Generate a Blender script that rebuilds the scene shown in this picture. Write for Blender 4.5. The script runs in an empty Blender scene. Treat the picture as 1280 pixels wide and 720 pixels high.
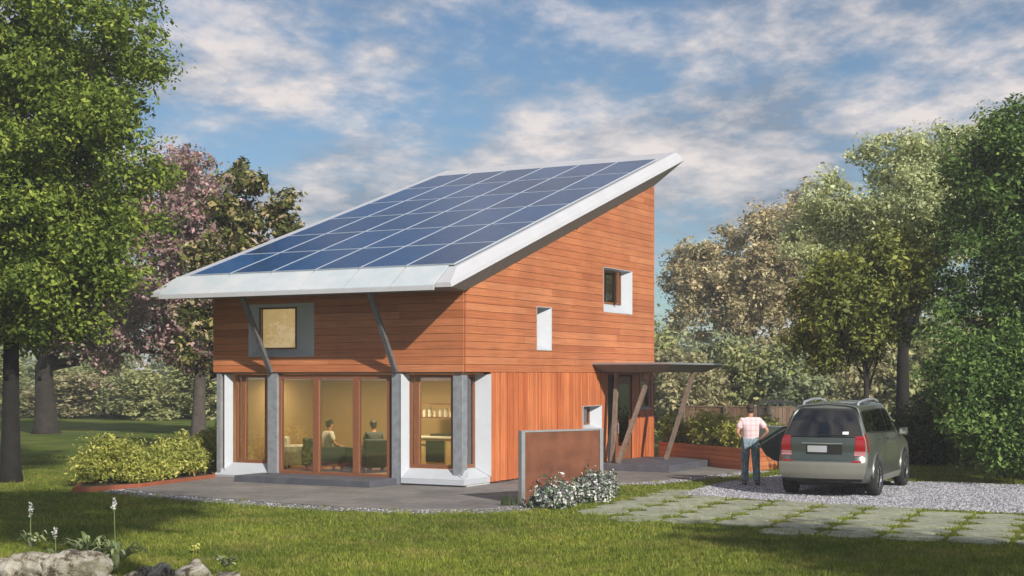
import bpy, bmesh, math, random
import numpy as np
from mathutils import Vector, Matrix
random.seed(7); rng=np.random.default_rng(11)
SC=bpy.context.scene; COL=SC.collection
R=math.radians
F=1760.7; YH=469.4; CH=2.6; TH=R(28.18)
CX,CY=-1.0956,32.323
W=7.334; D=11.27; ZC=4.56; SL=.3324
def gp(px,py,z=0.0):
    Y=F*(CH-z)/(py-YH); return ((px-640)/F*Y,Y)
def hw(x,y):           # house local -> world
    return (CX+math.cos(TH)*x+math.sin(TH)*y, CY-math.sin(TH)*x+math.cos(TH)*y)
def xf(px,y=0.0):      # column on a plane parallel to the front, y local
    k=(px-640)/F; c,s=math.cos(TH),math.sin(TH)
    return (k*(CY+c*y)-CX-s*y)/(c+k*s)
def yr(px,x=0.0):      # column on a plane parallel to the gable side
    k=(px-640)/F; c,s=math.cos(TH),math.sin(TH)
    return (CX+c*x-k*(CY-s*x))/(k*c-s)
# ------------------------------------------------------------------ materials
def newmat(name):
    m=bpy.data.materials.new(name); m.use_nodes=True
    nt=m.node_tree; b=nt.nodes['Principled BSDF']; return m,nt,b
def N(nt,t,**k):
    n=nt.nodes.new(t)
    for a,v in k.items():
        if a in n.inputs: n.inputs[a].default_value=v
        else: setattr(n,a,v)
    return n
def ramp(nt,fac,stops):
    r=nt.nodes.new('ShaderNodeValToRGB'); e=r.color_ramp.elements
    e[0].position=stops[0][0]; e[0].color=(*stops[0][1],1)
    e[1].position=stops[-1][0]; e[1].color=(*stops[-1][1],1)
    for p,c in stops[1:-1]:
        q=e.new(p); q.color=(*c,1)
    nt.links.new(fac,r.inputs['Fac']); return r.outputs['Color']
def coords(nt,scale=(1,1,1),kind='Object'):
    tc=nt.nodes.new('ShaderNodeTexCoord'); mp=nt.nodes.new('ShaderNodeMapping')
    mp.inputs['Scale'].default_value=scale; nt.links.new(tc.outputs[kind],mp.inputs['Vector']); return mp.outputs['Vector']
def noise(nt,vec,scale,detail=5,rough=.6):
    n=N(nt,'ShaderNodeTexNoise',Scale=scale,Detail=detail,Roughness=rough); nt.links.new(vec,n.inputs['Vector']); return n.outputs['Fac']
def bump(nt,b,h,strength=.3,dist=.02):
    n=N(nt,'ShaderNodeBump',Strength=strength,Distance=dist); nt.links.new(h,n.inputs['Height']); nt.links.new(n.outputs['Normal'],b.inputs['Normal'])
def mixc(nt,a,b,fac,mode='MIX'):
    m=nt.nodes.new('ShaderNodeMix'); m.data_type='RGBA'; m.blend_type=mode
    for v,i in ((fac,0),(a,6),(b,7)):
        if isinstance(v,(int,float)): m.inputs[i].default_value=v
        elif isinstance(v,tuple): m.inputs[i].default_value=(*v,1)
        else: nt.links.new(v,m.inputs[i])
    return m.outputs[2]
def plain(name,col,rough=.6,metal=0,var=.12,nscale=6,bmp=.1,spec=.5,coat=0):
    m,nt,b=newmat(name); v=coords(nt)
    f=noise(nt,v,nscale); c=ramp(nt,f,[(.3,tuple(x*(1-var) for x in col)),(.7,tuple(min(1,x*(1+var)) for x in col))])
    nt.links.new(c,b.inputs['Base Color']); b.inputs['Roughness'].default_value=rough; b.inputs['Metallic'].default_value=metal
    b.inputs['Specular IOR Level'].default_value=spec; b.inputs['Coat Weight'].default_value=coat
    if bmp: bump(nt,b,noise(nt,v,nscale*8),bmp,.01)
    return m
def island(nt): return nt.nodes.new('ShaderNodeNewGeometry').outputs['Random Per Island']
def wood(name,stops,grain_axis,rough=.55):
    m,nt,b=newmat(name); sc=[28,28,28]; sc[grain_axis]=1.2
    if grain_axis==0: sc=[1.0,1.0,34]
    v=coords(nt,tuple(sc)); g=noise(nt,v,1.0,6,.65)
    base=ramp(nt,island(nt),stops)
    gr=ramp(nt,g,[(.3,(.72,.68,.64)),(.62,(1.08,1.08,1.08))])
    c=mixc(nt,base,gr,1.0,'MULTIPLY')
    big=noise(nt,coords(nt,(.5,.5,.5)),1.6,3); c=mixc(nt,c,ramp(nt,big,[(.35,(.86,.84,.82)),(.65,(1.08,1.05,1.0))]),1.0,'MULTIPLY')
    nt.links.new(c,b.inputs['Base Color']); b.inputs['Roughness'].default_value=rough
    bump(nt,b,g,.25,.006); return m
M={}
CED=[(0,(.39,.125,.052)),(.3,(.51,.19,.083)),(.7,(.45,.155,.066)),(1,(.57,.23,.11))]
M['cedar']=wood('cedar_boards',CED,0)
M['cedar_v']=wood('cedar_vertical_boards',[(0,(.44,.125,.046)),(.5,(.54,.165,.065)),(1,(.62,.22,.09))],2)
M['gap']=plain('dark_batten',(.10,.035,.018),.9)
M['frame_wood']=plain('stained_frame_wood',(.22,.085,.04),.45,nscale=14)
M['white']=plain('white_reveal',(.46,.49,.54),.5,var=.04,bmp=.03)
M['roofwhite']=plain('white_roof_metal',(.48,.49,.53),.38,var=.05,nscale=1.3,bmp=.02)
M['soffit']=plain('grey_soffit',(.22,.205,.19),.7)
M['greymetal']=plain('weathered_grey_steel',(.29,.31,.345),.5,metal=.3,var=.2)
M['strutmetal']=plain('dark_grey_steel',(.15,.15,.16),.5,metal=.2,var=.25)
M['postwood']=plain('weathered_timber_post',(.19,.14,.11),.7,var=.3,nscale=9,bmp=.3)
M['slate']=plain('dark_slate_step',(.085,.09,.11),.55,var=.25,nscale=3)
M['plinth']=plain('pale_render_plinth',(.50,.50,.50),.8,var=.12,nscale=4)
M['corten']=plain('rusty_steel_sheet',(.15,.052,.024),.75,var=.35,nscale=2.2,bmp=.15)
M['steel']=plain('galvanised_edge',(.42,.43,.45),.4,metal=.6)
M['warmwall']=plain('warm_plaster',(.55,.38,.19),.8,var=.05)
M['floorwood']=plain('interior_floor',(.30,.20,.11),.4,var=.15)
M['blind']=plain('tan_blind',(.60,.44,.22),.8,var=.06)
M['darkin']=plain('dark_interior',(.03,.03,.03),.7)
M['cabinet']=plain('pale_oak_cabinet',(.55,.40,.18),.5,var=.1)
M['sofa']=plain('charcoal_fabric',(.05,.055,.06),.9)
M['offwhite']=plain('off_white_fabric',(.7,.68,.62),.9)
M['black']=plain('black_plastic',(.015,.015,.016),.5,var=.1)
M['rubber']=plain('tyre_rubber',(.02,.02,.021),.85,var=.2)
M['bark']=plain('grey_brown_bark',(.028,.023,.019),.95,var=.5,nscale=5,bmp=.8)
M['barkpale']=plain('hazy_bark',(.07,.058,.05),.95,var=.4,nscale=5,bmp=.6)
M['barkdark']=plain('near_black_bark',(.012,.010,.009),.95,var=.5,nscale=5,bmp=.8)
M['skin']=plain('skin',(.45,.24,.16),.5,var=.05,bmp=0)
M['hair']=plain('dark_hair',(.035,.022,.016),.6,var=.3,nscale=40,bmp=.5)
M['shoe']=plain('dark_shoe',(.05,.035,.03),.6)
M['fencewood']=wood('fence_boards',[(0,(.20,.12,.08)),(.5,(.27,.17,.12)),(1,(.34,.23,.17))],2,.8)
M['planter']=wood('planter_boards',CED,0)
M['planter_sheet']=plain('rust_red_edging',(.25,.075,.035),.7,var=.2,nscale=3)
M['soil']=plain('dark_soil',(.04,.028,.018),.95,var=.4,nscale=20,bmp=.6)
def glowblind():
    m,nt,b=newmat('self_glowing_blind'); v=coords(nt); c=ramp(nt,noise(nt,v,1.2,3),[(.3,(.60,.42,.19)),(.7,(.64,.46,.22))]); nt.links.new(c,b.inputs['Base Color']); nt.links.new(c,b.inputs['Emission Color']); b.inputs['Emission Strength'].default_value=.7; b.inputs['Roughness'].default_value=.9; return m
M['glowblind']=glowblind()  # blind glows by its own emission, standing in for room light behind it
def glassmat(name,tint=(1,1,1),base=.0,rough=.0):
    m=bpy.data.materials.new(name); m.use_nodes=True; nt=m.node_tree; nt.nodes.clear()
    o=nt.nodes.new('ShaderNodeOutputMaterial'); t=nt.nodes.new('ShaderNodeBsdfTransparent'); t.inputs[0].default_value=(*tint,1)
    g=nt.nodes.new('ShaderNodeBsdfGlossy'); g.inputs['Roughness'].default_value=rough
    fr=N(nt,'ShaderNodeFresnel',IOR=1.52); mth=N(nt,'ShaderNodeMath',operation='MULTIPLY_ADD'); mth.inputs[1].default_value=1.5; mth.inputs[2].default_value=base
    nt.links.new(fr.outputs[0],mth.inputs[0]); mx=nt.nodes.new('ShaderNodeMixShader')
    nt.links.new(mth.outputs[0],mx.inputs[0]); nt.links.new(t.outputs[0],mx.inputs[1]); nt.links.new(g.outputs[0],mx.inputs[2]); nt.links.new(mx.outputs[0],o.inputs[0]); return m
M['glass']=glassmat('window_glass',(.95,.97,.95),.15); M['glass_low']=glassmat('upper_window_glass',(.97,.97,.95),.0)
M['carglass']=glassmat('tinted_car_glass',(.16,.19,.18),.06)
def solarmat():
    m,nt,b=newmat('solar_cells'); v=coords(nt)
    sep=nt.nodes.new('ShaderNodeSeparateXYZ'); nt.links.new(v,sep.inputs[0])
    def line(o,per,wd):
        a=N(nt,'ShaderNodeMath',operation='MODULO'); nt.links.new(o,a.inputs[0]); a.inputs[1].default_value=per
        ab=N(nt,'ShaderNodeMath',operation='ABSOLUTE'); nt.links.new(a.outputs[0],ab.inputs[0])
        l=N(nt,'ShaderNodeMath',operation='LESS_THAN'); nt.links.new(ab.outputs[0],l.inputs[0]); l.inputs[1].default_value=wd; return l.outputs[0]
    mx=N(nt,'ShaderNodeMath',operation='MAXIMUM'); nt.links.new(line(sep.outputs[0],.156,.008),mx.inputs[0]); nt.links.new(line(sep.outputs[1],.156,.008),mx.inputs[1])
    n=noise(nt,coords(nt,(1,1,1)),3.5,4)
    base=ramp(nt,n,[(.3,(.001,.028,.105)),(.7,(.002,.050,.175))])
    oi=nt.nodes.new('ShaderNodeObjectInfo'); base=mixc(nt,base,ramp(nt,oi.outputs['Random'],[(0,(.6,.65,.72)),(1,(1.35,1.3,1.2))]),1.0,'MULTIPLY')
    c=mixc(nt,base,(.03,.11,.20),mx.outputs[0]); nt.links.new(c,b.inputs['Base Color'])
    b.inputs['Roughness'].default_value=.14; b.inputs['Specular IOR Level'].default_value=.06; return m
M['solar']=solarmat(); M['panelframe']=plain('aluminium_panel_frame',(.50,.56,.64),.4,metal=.2,var=.03,bmp=0)
def eaveglass():
    m,nt,b=newmat('frosted_eave_glass'); v=coords(nt)
    c=ramp(nt,noise(nt,v,1.4,3),[(.3,(.44,.52,.57)),(.7,(.58,.60,.64))]); nt.links.new(c,b.inputs['Base Color'])
    b.inputs['Roughness'].default_value=.18; return m
M['eave']=eaveglass()
def leafmat(name,stops,trans=.3,clump=1.0):
    m=bpy.data.materials.new(name); m.use_nodes=True; nt=m.node_tree; b=nt.nodes['Principled BSDF']; o=nt.nodes['Material Output']
    c=ramp(nt,island(nt),stops)
    n=noise(nt,coords(nt,(1,1,1)),clump,3)
    c=mixc(nt,c,ramp(nt,n,[(.32,(.62,.68,.6)),(.68,(1.25,1.2,1.1))]),1.0,'MULTIPLY')
    nt.links.new(c,b.inputs['Base Color']); b.inputs['Roughness'].default_value=.6; b.inputs['Specular IOR Level'].default_value=.25
    t=nt.nodes.new('ShaderNodeBsdfTranslucent'); nt.links.new(c,t.inputs[0]); mx=N(nt,'ShaderNodeMixShader'); mx.inputs[0].default_value=trans
    nt.links.new(b.outputs[0],mx.inputs[1]); nt.links.new(t.outputs[0],mx.inputs[2]); nt.links.new(mx.outputs[0],o.inputs[0]); return m
M['leaf_bright']=leafmat('spring_green_leaves',[(0,(.05,.09,.012)),(.5,(.15,.22,.035)),(1,(.34,.40,.08))],.25)
M['leaf_right']=leafmat('fresh_green_leaves',[(0,(.04,.085,.02)),(.5,(.095,.18,.045)),(1,(.26,.37,.11))],.28)
M['leaf_pink']=leafmat('pink_blossom',[(0,(.22,.12,.13)),(.4,(.46,.27,.31)),(.72,(.64,.44,.49)),(.8,(.20,.24,.12)),(1,(.30,.33,.18))],.3)
M['leaf_yel']=leafmat('yellow_green_leaves',[(0,(.03,.045,.012)),(.4,(.10,.12,.03)),(.75,(.34,.32,.12)),(.9,(.50,.38,.22)),(1,(.55,.45,.42))],.25)
M['leaf_brown']=leafmat('bronze_leaves',[(0,(.22,.18,.09)),(.5,(.46,.39,.24)),(1,(.74,.65,.45))],.3)
M['leaf_pale']=leafmat('pale_silver_green_leaves',[(0,(.24,.28,.12)),(.5,(.50,.55,.29)),(1,(.74,.77,.54))],.35)
M['leaf_olive']=leafmat('olive_leaves',[(0,(.09,.11,.02)),(.5,(.20,.24,.055)),(1,(.38,.40,.11))],.3)
M['leaf_dark']=leafmat('deep_green_leaves',[(0,(.03,.055,.02)),(.5,(.055,.09,.03)),(1,(.11,.15,.05))],.3)
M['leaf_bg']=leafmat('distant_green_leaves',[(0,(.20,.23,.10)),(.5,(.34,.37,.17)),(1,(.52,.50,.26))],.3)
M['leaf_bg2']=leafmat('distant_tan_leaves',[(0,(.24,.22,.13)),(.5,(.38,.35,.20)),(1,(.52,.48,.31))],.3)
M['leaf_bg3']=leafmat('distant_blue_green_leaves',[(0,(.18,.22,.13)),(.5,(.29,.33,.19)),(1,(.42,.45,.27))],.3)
M['leaf_shrub']=leafmat('golden_shrub_leaves',[(0,(.18,.22,.04)),(.5,(.40,.43,.09)),(1,(.66,.64,.22))],.35,2.5)
M['leaf_lav']=leafmat('silver_flower_leaves',[(0,(.03,.07,.035)),(.45,(.10,.16,.09)),(.55,(.30,.27,.42)),(.75,(.62,.62,.66)),(1,(.82,.82,.80))],.2,3)
M['leaf_grey']=leafmat('grey_green_blades',[(0,(.10,.15,.05)),(.5,(.22,.27,.12)),(1,(.40,.44,.30))],.25,3)
M['petal']=leafmat('pale_blue_petals',[(0,(.45,.45,.55)),(1,(.8,.8,.82))],.2,3)
def rockmat():
    m,nt,b=newmat('lichen_rock'); v=coords(nt); n=noise(nt,v,4.5,9,.78)
    c=ramp(nt,n,[(.32,(.02,.017,.012)),(.44,(.10,.08,.05)),(.50,(.34,.31,.25)),(.60,(.52,.49,.43)),(.72,(.60,.58,.53))])
    g=noise(nt,v,1.7,4); c=mixc(nt,c,(.10,.10,.035),ramp(nt,g,[(.52,(0,0,0)),(.66,(.75,.75,.75))]))
    nt.links.new(c,b.inputs['Base Color']); b.inputs['Roughness'].default_value=.9; bump(nt,b,n,1.0,.06); return m
M['rock']=rockmat()
def lawnmat(name,dark=1.0):
    m,nt,b=newmat(name); v=coords(nt)
    n1=noise(nt,v,.45,5,.6); n2=noise(nt,v,9,6,.75)
    c=ramp(nt,n1,[(.3,(.055,.085,.016)),(.5,(.095,.13,.024)),(.7,(.17,.17,.045))])
    c=mixc(nt,c,ramp(nt,n2,[(.25,(.45,.5,.4)),(.7,(1.3,1.3,1.2))]),1.0,'MULTIPLY')
    nt.links.new(c,b.inputs['Base Color']); b.inputs['Roughness'].default_value=.95; b.inputs['Specular IOR Level'].default_value=.1
    bump(nt,b,n2,.8,.05); return m
M['lawn']=lawnmat('lawn_soil_and_turf')
def blademat():
    m=leafmat('grass_blades',[(0,(.11,.155,.020)),(.5,(.20,.26,.034)),(.85,(.31,.35,.06)),(1,(.46,.42,.14))],.35,.35); return m
M['blade']=blademat()
def blade2():
    m=M['blade']; nt=m.node_tree; b=nt.nodes['Principled BSDF']; src=b.inputs['Base Color'].links[0].from_socket
    f=noise(nt,coords(nt,(1,1,1)),.9,5,.7); f2=noise(nt,coords(nt,(1,1,1)),5,4,.7)
    c=mixc(nt,src,(.40,.33,.12),ramp(nt,f,[(.50,(0,0,0)),(.68,(.55,.55,.55))]))
    c=mixc(nt,c,ramp(nt,f2,[(.3,(.55,.6,.5)),(.7,(1.3,1.28,1.2))]),1.0,'MULTIPLY')
    nt.links.new(c,b.inputs['Base Color'])
    for n in nt.nodes:
        if n.type=='BSDF_TRANSLUCENT': nt.links.new(c,n.inputs[0])
blade2()
def pavemat(name,a,bb,sc,vor=0):
    m,nt,b=newmat(name); v=coords(nt)
    n=noise(nt,v,sc,8,.7); c=ramp(nt,n,[(.3,a),(.7,bb)])
    n2=noise(nt,v,.7,4); c=mixc(nt,c,ramp(nt,n2,[(.3,(.72,.73,.75)),(.7,(1.14,1.11,1.08))]),1.0,'MULTIPLY')
    if name=='terrace_concrete':
        vv=nt.nodes.new('ShaderNodeTexCoord'); mp_=nt.nodes.new('ShaderNodeMapping'); mp_.inputs['Rotation'].default_value=(0,0,TH); nt.links.new(vv.outputs['Object'],mp_.inputs['Vector'])
        bk=N(nt,'ShaderNodeTexBrick',Scale=1.0); bk.inputs['Mortar Size'].default_value=.009; bk.inputs['Brick Width'].default_value=.9; bk.inputs['Row Height'].default_value=.6; bk.inputs['Color1'].default_value=(.86,.86,.86,1); bk.inputs['Color2'].default_value=(1.12,1.1,1.08,1); bk.inputs['Mortar'].default_value=(.35,.35,.33,1); nt.links.new(mp_.outputs[0],bk.inputs['Vector']); c=mixc(nt,c,bk.outputs['Color'],1.0,'MULTIPLY')
    if vor:
        w=N(nt,'ShaderNodeTexVoronoi',Scale=vor); nt.links.new(v,w.inputs['Vector'])
        c=mixc(nt,c,ramp(nt,w.outputs['Color'],[(.1,(.35,.36,.42)),(.5,(.95,.95,1.0)),(.9,(1.7,1.7,1.7))]),1.0,'MULTIPLY')
        bump(nt,b,w.outputs['Distance'],1.0,.03)
    else: bump(nt,b,n,.3,.01)
    nt.links.new(c,b.inputs['Base Color']); b.inputs['Roughness'].default_value=.9; return m
M['terrace']=pavemat('terrace_concrete',(.15,.142,.14),(.235,.222,.215),5)
M['gravel']=pavemat('grey_gravel_bed',(.17,.17,.195),(.30,.30,.33),9,28)
M['gravelw']=pavemat('white_gravel_edge',(.11,.11,.105),(.21,.21,.20),9,22)
M['paver']=pavemat('concrete_paver',(.15,.18,.09),(.42,.43,.36),7)
def stonemat():
    m,nt,b=newmat('gravel_stones'); nt.links.new(ramp(nt,island(nt),[(0,(.10,.10,.13)),(.5,(.28,.28,.315)),(1,(.56,.56,.59))]),b.inputs['Base Color']); b.inputs['Roughness'].default_value=.85; return m
M['stone']=stonemat()
def carpaint(name,col):
    m,nt,b=newmat(name); v=coords(nt); c=ramp(nt,noise(nt,v,2,3),[(.3,tuple(x*.93 for x in col)),(.7,tuple(x*1.05 for x in col))])
    nt.links.new(c,b.inputs['Base Color']); b.inputs['Metallic'].default_value=.65; b.inputs['Roughness'].default_value=.34; b.inputs['Coat Weight'].default_value=.7; b.inputs['Coat Roughness'].default_value=.06; return m
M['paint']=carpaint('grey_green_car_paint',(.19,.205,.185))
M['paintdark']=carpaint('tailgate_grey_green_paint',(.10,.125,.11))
M['bumper']=plain('satin_bumper',(.19,.19,.165),.45,var=.05,bmp=0)
M['chrome']=plain('bright_trim',(.7,.7,.72),.15,metal=1,var=.03,bmp=0)
M['redlamp']=plain('red_lamp_lens',(.30,.010,.018),.15,var=.1,bmp=0,coat=1)
M['pinklamp']=plain('clear_lamp_lens',(.45,.20,.22),.15,var=.1,bmp=0,coat=1)
M['plate']=plain('pale_number_plate',(.42,.44,.47),.4,var=.05,bmp=0)
M['sticker']=plain('white_sticker',(.75,.75,.75),.5,var=.02,bmp=0)
M['darkcar']=plain('dark_green_painted_metal',(.03,.035,.03),.35,var=.2,bmp=0)
def plaid():
    m,nt,b=newmat('plaid_shirt_cloth'); v=coords(nt)
    sep=nt.nodes.new('ShaderNodeSeparateXYZ'); nt.links.new(v,sep.inputs[0])
    def st(o,per):
        a=N(nt,'ShaderNodeMath',operation='PINGPONG'); nt.links.new(o,a.inputs[0]); a.inputs[1].default_value=per
        l=N(nt,'ShaderNodeMath',operation='LESS_THAN'); nt.links.new(a.outputs[0],l.inputs[0]); l.inputs[1].default_value=per*.33; return l.outputs[0]
    ad=N(nt,'ShaderNodeMath',operation='ADD'); nt.links.new(st(sep.outputs[0],.055),ad.inputs[0]); nt.links.new(st(sep.outputs[2],.055),ad.inputs[1])
    hf=N(nt,'ShaderNodeMath',operation='MULTIPLY'); nt.links.new(ad.outputs[0],hf.inputs[0]); hf.inputs[1].default_value=.5
    nt.links.new(mixc(nt,(.76,.58,.60),(.60,.40,.46),hf.outputs[0]),b.inputs['Base Color']); b.inputs['Roughness'].default_value=.85; return m
M['plaid']=plaid()
def denim():
    m,nt,b=newmat('faded_denim'); v=coords(nt,(1,1,.45)); n=noise(nt,v,22,6,.7)
    nt.links.new(ramp(nt,n,[(.3,(.06,.10,.13)),(.52,(.17,.24,.28)),(.7,(.40,.46,.48))]),b.inputs['Base Color']); b.inputs['Roughness'].default_value=.9; bump(nt,b,n,.5,.02); return m
M['denim']=denim()
# ------------------------------------------------------------------ mesh helpers
class MB:
    def __init__(s): s.v=[]; s.f=[]; s.m=[]
    def add(s,vs,fs,mi=0):
        o=len(s.v); s.v+= [tuple(p) for p in vs]; s.f+=[tuple(i+o for i in f) for f in fs]; s.m+=[mi]*len(fs)
    def box(s,x0,x1,y0,y1,z0,z1,mi=0):
        if x0>x1:x0,x1=x1,x0
        if y0>y1:y0,y1=y1,y0
        s.hexa([(x0,y0,z0),(x1,y0,z0),(x1,y1,z0),(x0,y1,z0),(x0,y0,z1),(x1,y0,z1),(x1,y1,z1),(x0,y1,z1)],mi)
    def hexa(s,v,mi=0):
        s.add(v,[(0,3,2,1),(4,5,6,7),(0,1,5,4),(1,2,6,5),(2,3,7,6),(3,0,4,7)],mi)
    def prism(s,pts,z0,z1,mi=0):
        n=len(pts); s.add([(x,y,z0) for x,y in pts]+[(x,y,z1) for x,y in pts],[tuple(range(n))[::-1],tuple(range(n,2*n))]+[(i,(i+1)%n,(i+1)%n+n,i+n) for i in range(n)],mi)
    def beam(s,a,b,w,h,mi=0,up=(0,0,1)):
        a=Vector(a);b=Vector(b);d=(b-a).normalized();u=Vector(up); r=d.cross(u)
        if r.length<1e-4: r=d.cross(Vector((0,1,0)))
        r.normalize(); u=r.cross(d); r*=w/2;u*=h/2
        s.hexa([a-r-u,a+r-u,b+r-u,b-r-u,a-r+u,a+r+u,b+r+u,b-r+u],mi)
    def tube(s,pts,rad,n=8,mi=0):
        pts=[Vector(p) for p in pts]; vs=[];fs=[]
        for i,p in enumerate(pts):
            d=(pts[min(i+1,len(pts)-1)]-pts[max(i-1,0)]).normalized()
            a=d.cross(Vector((.31,.2,.93)) if abs(d.z)<.9 else Vector((1,.1,0))).normalized(); b=d.cross(a); r=rad[i] if hasattr(rad,'__len__') else rad
            vs+= [p+(a*math.cos(t)+b*math.sin(t))*r for t in [2*math.pi*k/n for k in range(n)]]
        for i in range(len(pts)-1):
            fs+=[(i*n+k,i*n+(k+1)%n,(i+1)*n+(k+1)%n,(i+1)*n+k) for k in range(n)]
        fs+=[tuple(range(n))[::-1],tuple((len(pts)-1)*n+k for k in range(n))]
        s.add(vs,fs,mi)
    def cyl(s,c,axis,r,h,n=20,mi=0):
        c=Vector(c);ax=Vector(axis).normalized(); s.tube([c-ax*h/2,c+ax*h/2],[r,r],n,mi)
    def build(s,name,mats,parent=None,smooth=False,bevel=0):
        me=bpy.data.meshes.new(name); me.from_pydata(s.v,[],s.f)
        if not isinstance(mats,(list,tuple)): mats=[mats]
        for m in mats: me.materials.append(m if not isinstance(m,str) else M[m])
        if len(mats)>1: me.polygons.foreach_set('material_index',s.m)
        bm=bmesh.new(); bm.from_mesh(me); bmesh.ops.recalc_face_normals(bm,faces=bm.faces); bm.to_mesh(me); bm.free()
        if smooth: me.polygons.foreach_set('use_smooth',[True]*len(me.polygons))
        me.update(); o=bpy.data.objects.new(name,me); COL.objects.link(o)
        if parent: o.parent=parent
        if bevel:
            b=o.modifiers.new('Bevel','BEVEL'); b.width=bevel; b.segments=2; b.limit_method='ANGLE'
        return o
def tag(o,label,cat,group=None):
    o['label']=label; o['category']=cat
    if group: o['group']=group
    return o
def empty(name,loc,rz=0,label=None,cat=None,group=None):
    o=bpy.data.objects.new(name,None); COL.objects.link(o); o.location=loc; o.rotation_euler=(0,0,rz); o.empty_display_size=.2
    if label: tag(o,label,cat,group)
    return o
def struct(o,kind='structure'): o['kind']=kind; return o
def npmesh(name,V,Fq,mat,parent=None,smooth=False):
    """V (n,3), Fq (m,k)"""
    me=bpy.data.meshes.new(name); m,k=Fq.shape
    me.vertices.add(len(V)); me.vertices.foreach_set('co',V.astype(np.float32).ravel())
    me.loops.add(m*k); me.loops.foreach_set('vertex_index',Fq.astype(np.int32).ravel())
    me.polygons.add(m); me.polygons.foreach_set('loop_start',np.arange(0,m*k,k,dtype=np.int32)); me.polygons.foreach_set('loop_total',np.full(m,k,dtype=np.int32))
    if smooth: me.polygons.foreach_set('use_smooth',[True]*m)
    me.update(calc_edges=True); me.materials.append(M[mat] if isinstance(mat,str) else mat)
    o=bpy.data.objects.new(name,me); COL.objects.link(o)
    if parent: o.parent=parent
    return o
# ------------------------------------------------------------------ foliage
def leaves(P,size,asp=.55,up=.35,nrm=None):
    """rhombus leaves at points P; returns V,F"""
    n=len(P); d=rng.normal(size=(n,3)); d/=np.linalg.norm(d,axis=1)[:,None]
    nn=rng.normal(size=(n,3)); nn[:,2]+=up*3
    if nrm is not None: nn+=nrm*1.2
    nn/=np.linalg.norm(nn,axis=1)[:,None]
    a=np.cross(d,nn); a/=np.linalg.norm(a,axis=1)[:,None]+1e-9; b=np.cross(nn,a)
    s=size*np.clip(rng.lognormal(-.08,.38,n),.35,2.0)[:,None]
    V=np.stack([P-a*s*.5,P+b*s*asp*.5-a*s*.05,P+a*s*.5-nn*s*.12,P-b*s*asp*.5-a*s*.05],1).reshape(-1,3)
    Fq=np.arange(4*n).reshape(n,4); return V,Fq
def clump_points(cs,rad,per,flat=.75):
    """points through leafy clumps centred at cs"""
    n=len(cs); r=rad*rng.uniform(.6,1.35,n); cnt=np.maximum(8,(per*(r/rad)**2).astype(int))
    idx=np.repeat(np.arange(n),cnt); m=len(idx)
    d=rng.normal(size=(m,3)); d/=np.linalg.norm(d,axis=1)[:,None]
    # lumpy radius
    ph=rng.uniform(0,6.28,(n,3)); k=1+.28*np.sin(3.1*d[:,0]+ph[idx,0])+.28*np.sin(4.3*d[:,1]+ph[idx,1])+.2*np.sin(3.7*d[:,2]+ph[idx,2])
    rr=r[idx]*k*rng.uniform(0,1,m)**.42
    P=cs[idx]+d*rr[:,None]*np.array([1,1,flat]); return P,d
def crown_centres(ells,n,shell=.55):
    out=[]; vol=np.array([e[1][0]*e[1][1]*e[1][2] for e in ells])**.7; pr=vol/vol.sum()
    for _ in range(n):
        c,r=ells[rng.choice(len(ells),p=pr)]
        d=rng.normal(size=3); d/=np.linalg.norm(d); q=(shell+(1-shell)*rng.uniform()**.6)*rng.uniform(.85,1.08)
        if rng.uniform()<.22: q=rng.uniform(.1,.6)
        out.append(np.array(c)+d*np.array(r)*q)
    return np.array(out)
def tree(name,loc,ells,leaf,label,cat='tree',trunk_r=.25,trunk_h=3,nclump=160,per=260,crad=.7,lsize=.13,limbs=14,bark='bark',group=None,flat=.7,twigs=True,rz=0,up=.35,shell=.55,asp=.55,bare=False):
    root=empty(name,(loc[0],loc[1],loc[2] if len(loc)>2 else 0),rz,label,cat,group)
    cs=crown_centres(ells,nclump,shell)
    mb=MB(); top=max(c[2] for c,_ in ells)
    h=trunk_h; bx,by=rng.uniform(-.04,.04,2)
    pts=[(0,0,-.15),(bx*.3,by*.3,h*.12),(bx*h*.4,by*h*.4,h*.5),(bx*h,by*h,h)]
    cc=np.mean([c for c,_ in ells],0); lead=[(bx*h,by*h,h),((bx*h+cc[0])*.5,(by*h+cc[1])*.5,(h+top)*.5),(cc[0],cc[1],top)]
    mb.tube(pts+lead[1:],[trunk_r*1.5,trunk_r*1.08,trunk_r*.92,trunk_r*.8,trunk_r*.5,trunk_r*.12],12)
    pick=cs[rng.choice(len(cs),min(limbs,len(cs)),replace=False)]
    nodes=[]
    for p in pick:
        t=rng.uniform(0,.75); z0=h+(top-h)*t*.6
        if z0>p[2]-.2: z0=max(h*.75,p[2]-.8)
        z0=min(z0,top); st=np.array([bx*h*.9,by*h*.9,z0]); mid=(st+p)/2+np.array([0,0,.12*np.linalg.norm(p-st)])*rng.uniform(-.5,1)
        r0=trunk_r*rng.uniform(.28,.5); mb.tube([st,(st+mid)/2+rng.normal(size=3)*.05,mid,p],[r0,r0*.75,r0*.5,r0*.15],6)
        nodes+= [mid,(mid+p)/2,p]
    nodes=np.array(nodes)
    if twigs and len(nodes):
        for p in cs[::2]:
            q=nodes[np.argmin(((nodes-p)**2).sum(1))]
            if .1<np.linalg.norm(q-p)<1.5: mb.tube([q,(q+p)/2+rng.normal(size=3)*.06,p],[trunk_r*.09,trunk_r*.06,trunk_r*.02],4)
    mb.build('trunk',bark,root,smooth=True)
    P,d=clump_points(cs,crad,per,flat); V,Fq=leaves(P,lsize,asp,up,d*.6); npmesh('crown',V,Fq,leaf,root)
    return root
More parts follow.
